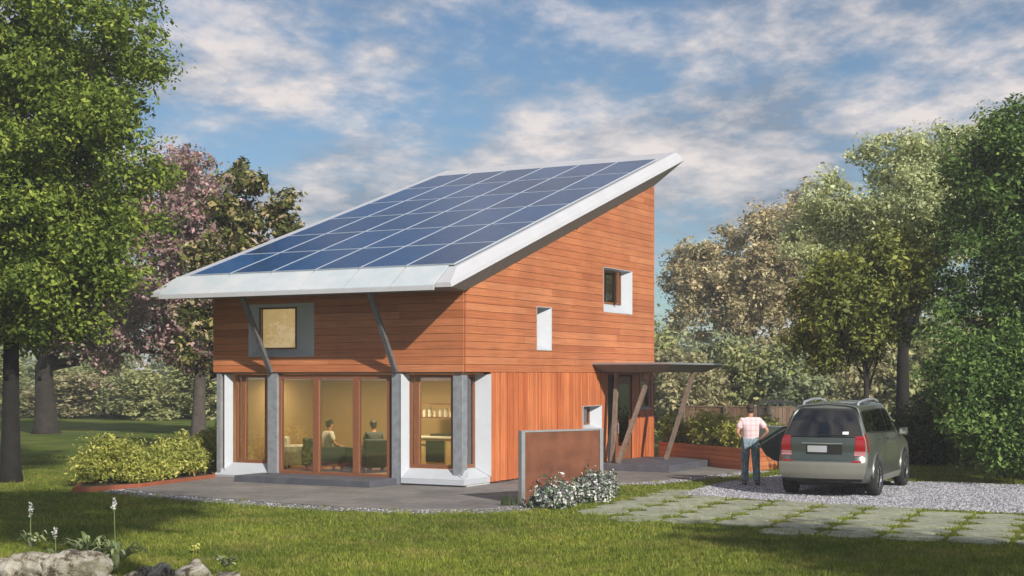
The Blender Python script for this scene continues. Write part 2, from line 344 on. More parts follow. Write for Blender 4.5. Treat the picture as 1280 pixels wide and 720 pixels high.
def shrub(name,loc,r,h,leaf,label,cat='shrub',n=2600,ls=.05,group=None,asp=.4,trunk=True):
    root=empty(name,loc,0,label,cat,group)
    cs=[]
    for _ in range(26):
        d=rng.normal(size=3); d/=np.linalg.norm(d); d[2]=abs(d[2]); q_=random.uniform(.05,1) if cat=='bush' else random.uniform(.25,1); cs.append([d[0]*r*.68,d[1]*r*.68,(h*.38+d[2]*h*.42)*q_])
    cs=np.array(cs); P,d=clump_points(cs,min(r,h)*.33,n//26,1.0); P[:,2]=np.abs(P[:,2])+.01
    V,Fq=leaves(P,ls,asp,.2,d); npmesh('foliage',V,Fq,leaf,root)
    mb=MB()
    for c in cs[:9]: mb.tube([(c[0]*.1,c[1]*.1,-.02),(c[0]*.4,c[1]*.4,c[2]*.5),tuple(c)],[.02,.014,.006],5)
    mb.build('stems','bark',root); return root
# ------------------------------------------------------------------ world, camera, light
world=bpy.data.worlds.new('World'); SC.world=world; world.use_nodes=True; nt=world.node_tree
SUNV=Vector((1.22,-2.16,0)).normalized(); EL=R(29.5); SUND=Vector((SUNV.x*math.cos(EL),SUNV.y*math.cos(EL),math.sin(EL)))
bg=nt.nodes['Background']; sky=nt.nodes.new('ShaderNodeTexSky'); sky.sky_type='NISHITA'; sky.sun_disc=False; sky.sun_elevation=EL
sky.sun_rotation=math.atan2(SUNV.x,SUNV.y); sky.air_density=1.0; sky.dust_density=.4; sky.ozone_density=2.0
tc=nt.nodes.new('ShaderNodeTexCoord'); sp=nt.nodes.new('ShaderNodeSeparateXYZ'); nt.links.new(tc.outputs['Generated'],sp.inputs[0])
def wm(op,a,b=None,c=None):
    n=N(nt,'ShaderNodeMath',operation=op)
    for i,v in enumerate((a,b,c)):
        if v is None: continue
        if isinstance(v,(int,float)): n.inputs[i].default_value=v
        else: nt.links.new(v,n.inputs[i])
    return n.outputs[0]
zz=wm('ADD',wm('MAXIMUM',sp.outputs[2],0.0),.16)
cb=nt.nodes.new('ShaderNodeCombineXYZ'); nt.links.new(wm('DIVIDE',sp.outputs[0],zz),cb.inputs[0]); nt.links.new(wm('DIVIDE',sp.outputs[1],zz),cb.inputs[1])
mp=nt.nodes.new('ShaderNodeMapping'); mp.inputs['Location'].default_value=(3.3,1.7,.4); mp.inputs['Rotation'].default_value=(0,0,R(-28)); mp.inputs['Scale'].default_value=(1.0,.75,1); nt.links.new(cb.outputs[0],mp.inputs[0])
n1=N(nt,'ShaderNodeTexNoise',Scale=1.25,Detail=9,Roughness=.62,Distortion=.15); nt.links.new(mp.outputs[0],n1.inputs['Vector'])
n2=N(nt,'ShaderNodeTexNoise',Scale=3.8,Detail=9,Roughness=.62); nt.links.new(mp.outputs[0],n2.inputs['Vector'])
cm=wm('MULTIPLY_ADD',n2.outputs['Fac'],.36,wm('MULTIPLY',n1.outputs['Fac'],.79))
cr=nt.nodes.new('ShaderNodeValToRGB'); cr.color_ramp.elements[0].position=.45; cr.color_ramp.elements[1].position=.63; nt.links.new(cm,cr.inputs[0])
cr.color_ramp.interpolation='EASE'
shade=nt.nodes.new('ShaderNodeValToRGB'); e=shade.color_ramp.elements; e[0].position=.38; e[0].color=(2.9,3.6,4.7,1); e[1].position=.62; e[1].color=(11.2,10.0,9.4,1); nt.links.new(n2.outputs['Fac'],shade.inputs[0])
mx=nt.nodes.new('ShaderNodeMix'); mx.data_type='RGBA'; nt.links.new(wm('MULTIPLY',cr.outputs[0],.9),mx.inputs[0]); tint=nt.nodes.new('ShaderNodeMix'); tint.data_type='RGBA'; tint.blend_type='MULTIPLY'; tint.inputs[0].default_value=1; tint.inputs[7].default_value=(.74,.93,1.06,1); nt.links.new(sky.outputs[0],tint.inputs[6]); nt.links.new(tint.outputs[2],mx.inputs[6]); nt.links.new(shade.outputs[0],mx.inputs[7])
nt.links.new(mx.outputs[2],bg.inputs['Color']); bg.inputs['Strength'].default_value=.070
sl=bpy.data.lights.new('sun','SUN'); sl.energy=5.0; sl.angle=R(.7); sl.color=(1,.93,.82)
so=bpy.data.objects.new('sun',sl); COL.objects.link(so); so.rotation_euler=SUND.to_track_quat('Z','Y').to_euler(); so.location=(20,-30,30)
cam=bpy.data.cameras.new('camera'); co=bpy.data.objects.new('camera',cam); COL.objects.link(co); SC.camera=co
co.location=(0,0,CH); co.rotation_euler=(R(90),0,0); cam.sensor_width=36; cam.lens=F/1280*36; cam.shift_y=(YH-360)/1280; cam.clip_end=3000; cam.clip_start=.1
SC.view_settings.view_transform='Standard'; SC.view_settings.look='None'; SC.view_settings.exposure=.22; SC.view_settings.gamma=1
# ------------------------------------------------------------------ ground
mb=MB(); mb.add([(-900,-300,0),(900,-300,0),(900,1500,0),(-900,1500,0)],[(0,1,2,3)]); struct(mb.build('lawn','lawn'))
def sheet(name,pts,z0,z1,mat,kind='structure'):
    mb=MB(); mb.prism(pts,z0,z1); return struct(mb.build(name,mat),kind)
terr_px=[(150,612),(200,619),(280,625),(360,631),(430,636),(520,639),(600,638),(655,634),(690,628),(757,605),(800,605),(850,600),(900,594),(945,589)]
terr=[gp(*p) for p in terr_px]
terr+= [hw(1.2,14.5),hw(.0,12),hw(-3,5),hw(-8,5),hw(-8.6,-.5)]
sheet('terrace',terr,-.05,.035,'terrace')
def offs(pts,d):
    out=[]
    for i,p in enumerate(pts):
        a=Vector(pts[max(i-1,0)]);b=Vector(pts[min(i+1,len(pts)-1)]); t=(b-a).normalized(); out.append((p[0]+t.y*d,p[1]-t.x*d))
    return out
edge=[gp(*p) for p in terr_px[:9]]; sheet('gravel_strip',edge+offs(edge,.62)[::-1],-.05,.018,'gravelw')
edge2=[gp(*p) for p in terr_px[9:]]; sheet('gravel_edging',edge2+offs(edge2,.45)[::-1],-.05,.018,'gravelw')
grav_px=[(852,619),(875,611),(905,604),(950,598),(1000,592),(1090,590),(1110,603),(1180,604),(1280,607),(1420,612),(1420,648),(1280,643),(1130,636),(1000,629),(900,622)]
GRAV=[gp(*p) for p in grav_px]; sheet('gravel_driveway',GRAV,-.05,.010,'gravel')
def inpoly(P,poly):
    x,y=P[:,0],P[:,1]; ins=np.zeros(len(P),bool); n=len(poly)
    for i in range(n):
        x1,y1=poly[i];x2,y2=poly[(i+1)%n]
        c=((y1>y)!=(y2>y))&(x<(x2-x1)*(y-y1)/((y2-y1)+1e-12)+x1); ins^=c
    return ins
pave_px=[(735,638),(780,627),(860,614),(905,619),(1000,628),(1130,636),(1280,643),(1420,649),(1420,690),(1280,682),(1060,669),(900,657),(800,648)]
PAVE=[gp(*p) for p in pave_px]
def stones(poly,n,name,s=.028,mat='stone'):
    a=np.array(poly); lo,hi=a.min(0),a.max(0); P=rng.uniform(lo,hi,(int(n*2),2)); P=P[inpoly(P,poly)][:n]
    base=np.array([[1,0,0],[0,1,0],[-1,0,0],[0,-1,0],[0,0,1],[0,0,-1]],float); fc=np.array([[0,1,4],[1,2,4],[2,3,4],[3,0,4],[1,0,5],[2,1,5],[3,2,5],[0,3,5]])
    m=len(P); sc=rng.uniform(.6,1.4,(m,1,3))*s*np.array([1,1,.6]); ang=rng.uniform(0,6.28,m); V=base[None]*sc+rng.normal(size=(m,6,3))*s*.15
    c,sn=np.cos(ang)[:,None],np.sin(ang)[:,None]; x=V[:,:,0]*c-V[:,:,1]*sn; y=V[:,:,0]*sn+V[:,:,1]*c
    V=np.stack([x+P[:,0:1],y+P[:,1:2],V[:,:,2]+.018],2).reshape(-1,3); Fq=(fc[None]+np.arange(m)[:,None,None]*6).reshape(-1,3)
    return struct(npmesh(name,V,Fq,mat),'stuff')
stones(GRAV,60000,'gravel',.03)
stones(edge+offs(edge,.62)[::-1],3600,'gravel',.024)
stones(edge2+offs(edge2,.45)[::-1],2500,'gravel',.028)
# pavers: octagonal slabs with grass in the joints
mb=MB(); slabs=[]; pit=1.0; ca,sa=math.cos(-R(24)),math.sin(-R(24)); o=gp(900,640)
for i in range(-22,34):
    for j in range(-16,20):
        cx,cy=i*pit,j*pit; X=o[0]+cx*ca-cy*sa; Y=o[1]+cx*sa+cy*ca
        if not (inpoly(np.array([[X,Y]]),PAVE)[0] or inpoly(np.array([[X+.25,Y+.45]]),PAVE)[0]) or inpoly(np.array([[X,Y+.1]]),GRAV)[0]: continue
        h=.46; k=.21+random.uniform(-.05,.08); hh=h
        pts=[(-h+k,-h),(h-k,-h),(h,-h+k),(h,h-k),(h-k,h),(-h+k,h),(-h,h-k),(-h,-h+k)]
        an=random.uniform(-.02,.02)
        pts=[(p[0]+random.uniform(-.02,.02),p[1]+random.uniform(-.02,.02)) for p in pts]
        q=[(X+a*ca-b*sa+an*b,Y+a*sa+b*ca) for a,b in pts]; mb.prism(q,-.04,.030+random.uniform(-.004,.004)); slabs.append((X,Y))
struct(mb.build('paved_path','paver',bevel=.012))
slabs=np.array(slabs)
# grass blades
def blades(P,hgt,wid,name,mat='blade'):
    m=len(P); a=rng.uniform(0,6.28,m); h=hgt*rng.uniform(.5,1.4,m); ln=rng.normal(size=(m,2))*h[:,None]*.45; w=wid*rng.uniform(.7,1.3,m)
    dx,dy=np.cos(a)*w/2,np.sin(a)*w/2
    V=np.stack([np.stack([P[:,0]-dx,P[:,1]-dy,np.zeros(m)],1),np.stack([P[:,0]+dx,P[:,1]+dy,np.zeros(m)],1),np.stack([P[:,0]+ln[:,0],P[:,1]+ln[:,1],h],1)],1).reshape(-1,3)
    return struct(npmesh(name,V,np.arange(3*m).reshape(m,3),mat),'stuff')
Y=1/rng.uniform(1/46,1/16.5,620000); X=rng.uniform(-1,1,len(Y))*(Y*.375+1.2); P=np.stack([X,Y],1)
hp=[hw(.0,0),hw(0,D),hw(-W,D),hw(-W,0)]
keep=~inpoly(P,terr)&~inpoly(P,GRAV)&~inpoly(P,hp)&~inpoly(P,edge+offs(edge,.38)[::-1])&~inpoly(P,edge2+offs(edge2,.28)[::-1])
# keep slabs clear
on=np.zeros(len(P),bool); cand=np.where(inpoly(P,PAVE))[0]
q=P[cand]; 
for sx,sy in slabs:
    dx=(q[:,0]-sx)*ca+(q[:,1]-sy)*sa; dy=-(q[:,0]-sx)*sa+(q[:,1]-sy)*ca
    on[cand]|=(np.abs(dx)<.45)&(np.abs(dy)<.45)&(np.abs(dx)+np.abs(dy)<.64+.10*np.sin(dx*9+sx))
tuft=.5+.5*np.sin(P[:,0]*1.3+np.sin(P[:,1]*.9)*2)*np.sin(P[:,1]*1.1+1.7)
P=P[keep&~on&(rng.uniform(0,1,len(P))<.55+.45*tuft)]
blades(P,.045,.014,'grass')
Y=1/rng.uniform(1/40,1/16.8,1500); X=rng.uniform(-1,1,len(Y))*(Y*.375+1); T=np.stack([X,Y],1); T=T[~inpoly(T,terr)&~inpoly(T,GRAV)&~inpoly(T,PAVE)&~inpoly(T,hp)]
T=np.repeat(T,26,0)+rng.normal(size=(len(T)*26,2))*.055; blades(T,.085,.016,'grass')
gx=[]
for sx,sy in slabs:
    for a_,b_ in ((.5,.5),(-.5,-.5)):
        X_=sx+a_*ca-b_*sa; Y_=sy+a_*sa+b_*ca; n_=60
        if not inpoly(np.array([[X_,Y_]]),GRAV)[0]: gx.append(np.array([X_,Y_])+rng.normal(size=(n_,2))*.11)
blades(np.concatenate(gx),.065,.018,'grass')
# ------------------------------------------------------------------ house
house=empty('house',(CX,CY,0),-TH,'orange cedar clad house with sloping solar panel roof and glazed ground floor','house')
def hb(mb,name,mat,parent=house,**k): return mb.build(name,mat,parent,**k)
ZS=2.68
# window openings
UW=(xf(313),xf(394),3.08,4.36)           # upper front window x0,x1,z0,z1
W1=(yr(752.5),yr(788),4.37,5.60); W2=(yr(669),yr(687),3.25,4.33)
W3=(yr(727),yr(750),1.14,1.77); W4=(yr(799),yr(813),1.62,2.50); DR=(yr(757),yr(790),.2,2.62)
TK=.045
def cut(a,b,holes):
    segs=[(a,b)]
    for h0,h1 in holes:
        ns=[]
        for s0,s1 in segs:
            if h1<=s0 or h0>=s1: ns.append((s0,s1)); continue
            if h0>s0: ns.append((s0,h0))
            if h1<s1: ns.append((h1,s1))
        segs=ns
    return segs
pitch=.178; g=.009
# front upper siding
mb=MB(); z=ZS
zs=[ZS]; 
while zs[-1]<9: zs.append(zs[-1]+pitch)
def rows(z0,z1,holes,emit,top):
    """boards with gaps; split a board at hole edges in z"""
    z=z0
    while z<top-1e-3:
        a,b=z+g/2,min(z+pitch-g/2,top)
        br=sorted({a,b,*[h[k] for h in holes for k in (2,3) if a<h[k]<b]})
        for p,q in zip(br[:-1],br[1:]):
            act=[(h[0],h[1]) for h in holes if h[2]<=(p+q)/2<=h[3]]
            emit(p,q,act)
        z+=pitch
def ef(p,q,act):
    for s0,s1 in cut(-W,0,act):
        # break long runs into board lengths
        x=s0
        while x<s1-1e-3:
            e=min(s1,x+random.uniform(2.2,4.2)); e=s1 if s1-e<.5 else e
            d=random.uniform(0,.004); mb.box(x+.001,e-.001,-TK-d,-.005,p,q); x=e
rows(ZS,0,[UW],ef,ZC); hb(mb,'front_cladding','cedar')
mb=MB()
def er(p,q,act):
    zm=lambda y:ZC+SL*y
    for s0,s1 in cut(0,D,act):
        y=s0
        while y<s1-1e-3:
            e=min(s1,y+random.uniform(2.4,4.6)); e=s1 if s1-e<.6 else e
            ya_b=max(y,(p-ZC)/SL); ya_t=max(y,(q-ZC)/SL)
            if ya_b<e-.02:
                ya_t=min(ya_t,e-.005); d=random.uniform(0,.004); X=TK+d
                v=[(.005,ya_b+.001,p),(X,ya_b+.001,p),(X,e-.001,p),(.005,e-.001,p),(.005,ya_t+.001,q),(X,ya_t+.001,q),(X,e-.001,q),(.005,e-.001,q)]; mb.hexa(v)
            y=e
rows(ZS,0,[W1,W2],er,ZC+SL*D); hb(mb,'gable_cladding','cedar')
# lower vertical siding on the gable side
mb=MB(); y=yr(612); random.seed(3)
while y<D-.01:
    w=random.choice([.075,.095,.115]); e=min(y+w,D); mid=(y+e)/2
    hs=[(h[2],h[3]) for h in (W3,W4,DR) if h[0]<mid<h[1]]
    for a,b in cut(.08,ZS-.004,hs):
        d=random.choice([0,.012,.022]); mb.box(.005,.03+d,y+.004,e-.004,a,b)
    y=e
hb(mb,'side_cladding','cedar_v')
# core walls behind the cladding, with holes left open
mb=MB()
def corewall(axis,a0,a1,z0,z1,holes,d0,d1,slope=False):
    ys=sorted({a0,a1,*[h[k] for h in holes for k in (0,1)]})
    for p,q in zip(ys[:-1],ys[1:]):
        hs=[(h[2],h[3]) for h in holes if h[0]<=(p+q)/2<=h[1]]
        top=z1
        for s,t in cut(z0,top,hs):
            tp,tq=t,t
            if slope and t==top: tp,tq=ZC+SL*p-.01,ZC+SL*q-.01
            if axis=='y': v=[(d0,p,s),(d1,p,s),(d1,q,s),(d0,q,s),(d0,p,tp),(d1,p,tp),(d1,q,tq),(d0,q,tq)]
            else: v=[(p,d0,s),(q,d0,s),(q,d1,s),(p,d1,s),(p,d0,tp),(q,d0,tp),(q,d1,tq),(p,d1,tq)]
            mb.hexa(v)
corewall('x',-W,0,ZS,ZC-.01,[UW],.0,.16)
corewall('y',.16,D,ZS,9,[W1,W2],-.16,.0,True)
corewall('y',yr(612),D,.0,ZS,[W3,W4,DR],-.16,0.0)
corewall('y',.16,D,.0,9,[],-W,-W+.16,True)
mb.box(-W+.16,-.16,D-.16,D,0,ZC+SL*D-.1)
hb(mb,'wall_core','gap')
# lining and first floor slab, rear partition of the ground floor
mb=MB(); mb.box(-W+.17,-.17,.0,D-.2,ZS-.02,ZS+.16,0); mb.box(-W+.02,-.02,0.0,.17,ZS-.03,ZS-.004,0); hb(mb,'ceiling_slab','soffit')
mb=MB(); mb.box(-W+.17,-.17,4.4,4.5,.14,ZS-.03); mb.box(-W+.165,-W+.18,.5,4.4,.14,ZS-.03); mb.box(-.18,-.165,1.3,4.4,.14,ZS-.03); mb.box(-W+.17,-.17,.4,4.4,ZS-.035,ZS-.025); hb(mb,'interior_wall','warmwall')
mb=MB(); mb.box(-W+.17,-.17,.3,4.4,.06,.13); hb(mb,'interior_floor','floorwood')
# foundation
mb=MB(); mb.box(-W+.05,-.0,.12,D,-.1,.075); hb(mb,'plinth','plinth')
# splayed windows
def splay_front(name,o,gx0,gx1,gz0,gz1,dep,blind=None):
    x0,x1,z0,z1=o; mb=MB(); f=-TK-.012
    O=[(x0,f,z0),(x1,f,z0),(x1,f,z1),(x0,f,z1)]; I=[(gx0,dep,gz0),(gx1,dep,gz0),(gx1,dep,gz1),(gx0,dep,gz1)]
    t=.012; O2=[(x0-t,f,z0-t),(x1+t,f,z0-t),(x1+t,f,z1+t),(x0-t,f,z1+t)]; I2=[(p[0]+(-t if i in(0,3) else t)*1,p[1]+.01,p[2]+(-t if i<2 else t)) for i,p in enumerate(I)]
    for i in range(4):
        j=(i+1)%4; mb.add([O[i],O[j],I[j],I[i],O2[i],O2[j],I2[j],I2[i]],[(0,1,2,3),(5,4,7,6),(0,4,5,1),(1,5,6,2),(2,6,7,3),(3,7,4,0)])
    w=hb(mb,name,'white'); mb=MB(); k=.035; y0,y1=dep-.03,dep+.05
    mb.box(gx0,gx1,y0,y1,gz0,gz0+k);mb.box(gx0,gx1,y0,y1,gz1-k,gz1);mb.box(gx0,gx0+k,y0,y1,gz0+k,gz1-k);mb.box(gx1-k,gx1,y0,y1,gz0+k,gz1-k)
    hb(mb,'frame','frame_wood',w,bevel=.006); mb=MB(); mb.box(gx0+k,gx1-k,dep+.005,dep+.015,gz0+k,gz1-k); hb(mb,'pane','glass_low',w)
    if blind: mb=MB(); mb.box(gx0+k*.5,gx1-k*.5,dep+.10,dep+.12,gz0+.02,gz1); hb(mb,'blind',blind,w)
    return w
splay_front('upper_window',UW,xf(325,.2),xf(371,.2),3.26,4.29,.2,'glowblind')
def splay_side(name,o,gy0,gy1,gz0,gz1,dep,blind='blind',casement=False):
    y0,y1,z0,z1=o; mb=MB(); f=TK+.012; t=.012
    O=[(f,y0,z0),(f,y1,z0),(f,y1,z1),(f,y0,z1)]; I=[(-dep,gy0,gz0),(-dep,gy1,gz0),(-dep,gy1,gz1),(-dep,gy0,gz1)]
    O2=[(p[0],p[1]+(-t if i in(0,3) else t),p[2]+(-t if i<2 else t)) for i,p in enumerate(O)]; I2=[(p[0]-.01,p[1]+(-t if i in(0,3) else t),p[2]+(-t if i<2 else t)) for i,p in enumerate(I)]
    for i in range(4):
        j=(i+1)%4; mb.add([O[i],O[j],I[j],I[i],O2[i],O2[j],I2[j],I2[i]],[(0,1,2,3),(5,4,7,6),(0,4,5,1),(1,5,6,2),(2,6,7,3),(3,7,4,0)])
    w=hb(mb,name,'white'); k=.05; mb=MB(); a,b=-dep-.05,-dep+.03
    mb.box(a,b,gy0,gy1,gz0,gz0+k);mb.box(a,b,gy0,gy1,gz1-k,gz1);mb.box(a,b,gy0,gy0+k,gz0+k,gz1-k);mb.box(a,b,gy1-k,gy1,gz0+k,gz1-k)
    hb(mb,'frame','frame_wood',w,bevel=.006); mb=MB(); mb.box(-dep-.015,-dep-.005,gy0+k,gy1-k,gz0+k,gz1-k); hb(mb,'pane','glass',w)
    mb=MB(); mb.box(-dep-.13,-dep-.11,gy0,gy1,gz0,gz1); hb(mb,'blind',blind,w)
    if casement:
        # sash standing open towards the outside
        h=Vector((-dep+.02,gy1-.42,0)); e=Vector((.04,gy1-.62,0)); mb=MB(); d=(e-h)
        for zz0,zz1 in ((gz0+.03,gz0+.09),(gz1-.1,gz1-.04)): mb.beam((h.x,h.y,(zz0+zz1)/2),(e.x,e.y,(zz0+zz1)/2),.045,.06)
        mb.beam((h.x,h.y,gz0+.03),(h.x,h.y,gz1-.04),.05,.05); mb.beam((e.x,e.y,gz0+.03),(e.x,e.y,gz1-.04),.05,.05)
        hb(mb,'open_sash','frame_wood',w); mb=MB(); mb.beam((h.x,h.y,(gz0+gz1)/2),(e.x,e.y,(gz0+gz1)/2),.008,gz1-gz0-.18); hb(mb,'sash_pane','glass',w)
    return w
splay_side('side_window',W1,W1[0]+.03,W1[1]-.36,4.62,5.56,.16,'glowblind',casement=True)  # blind with built-in glow, no lamp behind this opening
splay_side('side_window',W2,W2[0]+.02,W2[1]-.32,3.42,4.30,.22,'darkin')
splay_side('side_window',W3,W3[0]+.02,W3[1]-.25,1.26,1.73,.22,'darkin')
splay_side('side_window',W4,W4[0]+.04,W4[1]-.05,1.68,2.46,.06,'offwhite')
# ground floor front glazing --------------------------------------------------
GR=.22
def glazing(name,x0,x1,y,z0,z1,mull,fw=.07,rz=None,split=0):
    mb=MB(); mb.box(x0,x1,y-.04,y+.06,z0,z0+fw*1.2); mb.box(x0,x1,y-.04,y+.06,z1-fw,z1)
    xs=[x0]+mull+[x1]
    for i,x in enumerate(xs):
        a=x if i==0 else (x-fw if i==len(xs)-1 else x-fw*.9); b=a+(fw if i in(0,len(xs)-1) else fw*1.8)
        mb.box(a,b,y-.045,y+.065,z0+fw*1.2,z1-fw)
    f=hb(mb,name,'frame_wood',bevel=.006)
    for a,b in zip(xs[:-1],xs[1:]):
        m=MB(); m.box(a+fw*.9,b-fw*.9,y,y+.012,z0+fw*1.2,z1-fw); m.build('pane',M['glass'],f)
    return f
xl=-W+.28; p1a,p1b=xf(335),xf(347); p2a,p2b=xf(490),xf(502)
# steel posts and the sloping struts above
for a,b,nm in ((p1a,p1b,0),(p2a,p2b,1)):
    mb=MB(); mb.box(a,b,-.02,.24,.035,ZS-.035); hb(mb,'steel_post','greymetal',bevel=.008)
for px0 in (341,497):
    x=xf(px0); mb=MB(); mb.beam((x,-.08,ZS+.0),(x,-1.20,4.53),.10,.12,up=(1,0,0)); hb(mb,'roof_strut','strutmetal',bevel=.01)
# left bay
glazing('bay_window',xf(296,GR),xf(333,GR)+.05,GR,.40,ZS-.06,[xf(296,GR)+.24])
mb=MB()
def quadslab(m,v,th=(0,0.0,-.03)):
    m.add([*v,*[(p[0]+th[0],p[1]+th[1],p[2]+th[2]) for p in v]],[(0,1,2,3),(7,6,5,4),(0,4,5,1),(1,5,6,2),(2,6,7,3),(3,7,4,0)])
xa=xf(290,GR)
quadslab(mb,[(-W+.02,-.06,.10),(p1a-.01,-.06,.10),(p1a-.01,GR-.045,.40),(xa,GR-.045,.40)],(0,.02,-.06))
XA=xa-.06
mb.add([(XA,.0,.22),(xa+.05,GR-.02,.40),(xa+.05,GR-.02,ZS-.06),(XA,.0,ZS-.06),(XA-.03,.02,.22),(xa+.02,GR+.02,.40),(xa+.02,GR+.02,ZS-.06),(XA-.03,.02,ZS-.06)],[(0,1,2,3),(7,6,5,4),(0,4,5,1),(1,5,6,2),(2,6,7,3),(3,7,4,0)])
hb(mb,'window_reveal','white')
mb=MB(); mb.box(-W+.10,-W+.22,-.03,.5,.075,ZS-.04); mb.box(-W+.03,-W+.17,.5,D,.075,ZS-.01); hb(mb,'corner_pier','greymetal')
# patio doors
dx0,dx1=xf(349,.1),xf(489,.1)
glazing('glazed_door',dx0,dx1,.10,.13,ZS-.06,[xf(396,.1),xf(446,.1)],fw=.10)
for a_,b_ in ((p1b+.01,dx0-.01),(dx1+.01,p2a-.01)):
    mb=MB(); mb.box(a_,b_,.08,.2,.1,ZS-.04); hb(mb,'door_jamb','frame_wood')
# right bay wrapping the corner
bx0=xf(513,GR); bx1=xf(567,GR)+.02; y2=yr(592,-.35); ye=yr(612)
glazing('bay_window',bx0,bx1,GR,.43,ZS-.06,[bx0+.20])
mb=MB(); mb.box(-.33,-.07,.04,.27,.20,ZS-.05); hb(mb,'corner_post','greymetal',bevel=.01)
mb=MB(); f=.07; X=-.35
mb.box(X-.06,X+.04,.28,y2,.43,.51);mb.box(X-.06,X+.04,.28,y2,ZS-.13,ZS-.06);mb.box(X-.06,X+.04,y2-f,y2,.51,ZS-.13);mb.box(X-.06,X+.04,.28,.28+f,.51,ZS-.13)
fr=hb(mb,'bay_window','frame_wood'); mb=MB(); mb.box(X-.006,X+.006,.28+f,y2-f,.51,ZS-.13); mb.build('pane',M['glass'],fr)
mb=MB()
quadslab(mb,[(p2b+.01,-.05,.20),(.02,-.05,.20),(-.02,GR-.045,.42),(bx0,GR-.045,.42)],(0,.02,-.08))
quadslab(mb,[(.02,-.05,.20),(.02,ye,.20),(X+.02,y2,.42),(X+.02,.1,.42)],(-.02,0,-.08))
mb.box(p2b+.01,.018,-.048,.2,.075,.20); mb.box(-.3,.0179,.2,ye-.005,.075,.20)
mb.add([(p2b+.01,-.05,.20),(bx0,GR-.045,.42),(bx0,GR-.045,ZS-.05),(p2b+.01,-.05,ZS-.05),(p2b-.0,-.03,.20),(bx0-.03,GR,.42),(bx0-.03,GR,ZS-.05),(p2b-.0,-.03,ZS-.05)],[(0,1,2,3),(7,6,5,4),(0,4,5,1),(1,5,6,2),(2,6,7,3),(3,7,4,0)])
mb.add([(.045,ye,.20),(X+.045,y2,.42),(X+.045,y2,ZS-.05),(.045,ye,ZS-.05),(.045,ye+.03,.20),(X-.1,y2+.03,.42),(X-.1,y2+.03,ZS-.05),(.045,ye+.03,ZS-.05)],[(0,1,2,3),(7,6,5,4),(0,4,5,1),(1,5,6,2),(2,6,7,3),(3,7,4,0)])
hb(mb,'window_reveal','white')
# steps
mb=MB(); mb.box(xf(330),p2a+.15,-1.15,-.03,.03,.19); hb(mb,'patio_step','slate',bevel=.015)
mb=MB(); mb.box(.10,2.35,6.75,10.4,.03,.22); hb(mb,'entrance_step','slate',bevel=.015)
# entrance door recess
mb=MB(); y0,y1=DR[0],DR[1]
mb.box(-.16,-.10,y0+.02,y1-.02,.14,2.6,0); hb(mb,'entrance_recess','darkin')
mb=MB(); mb.box(-.09,-.02,y0+.75,y1-.03,.2,2.58); dr=hb(mb,'entrance_door','frame_wood',bevel=.01)
mb=MB(); mb.box(-.018,-.010,y0+.92,y1-.22,.6,2.35); mb.build('pane',M['carglass'],dr)
mb=MB(); mb.tube([(.02,y0+.84,.95),(.02,y0+.84,1.25)],[.014,.014],8); mb.tube([(-.02,y0+.84,.99),(.02,y0+.84,.99)],[.01,.01],6); mb.tube([(-.02,y0+.84,1.21),(.02,y0+.84,1.21)],[.01,.01],6); mb.build('handle',M['steel'],dr)
# canopy
def cano(): 
    m=MB(); X0,X1,Y0,Y1=.05,2.32,6.85,10.95; zt,zb=2.95,2.90; i0,i1,j0,j1=.06,1.95,7.45,10.45; zi=2.69
    O=[(X0,Y0),(X1,Y0),(X1,Y1),(X0,Y1)]; I=[(i0,j0),(i1,j0),(i1,j1),(i0,j1)]
    m.add([(x,y,zt) for x,y in O]+[(x,y,zb) for x,y in O],[(0,1,2,3),(0,4,5,1),(1,5,6,2),(2,6,7,3),(3,7,4,0),(7,6,5,4)],0)
    m.add([(x,y,zb-.002) for x,y in O]+[(x,y,zi) for x,y in I],[(0,4,5,1),(1,5,6,2),(2,6,7,3),(3,7,4,0),(4,7,6,5),(0,1,2,3)],1)
    return m
cn=cano().build('entrance_canopy',[M['steel'],M['soffit']],house)
for a,b in (((.73,7.05,.22),(1.50,7.5,2.72)),((1.19,9.35,.22),(2.0,9.5,2.78)),((.45,7.3,.22),(.45,7.6,2.70))):
    mb=MB(); mb.beam(a,b,.10,.12,up=(0,1,0)); mb.build('canopy_post',M['postwood'],cn)
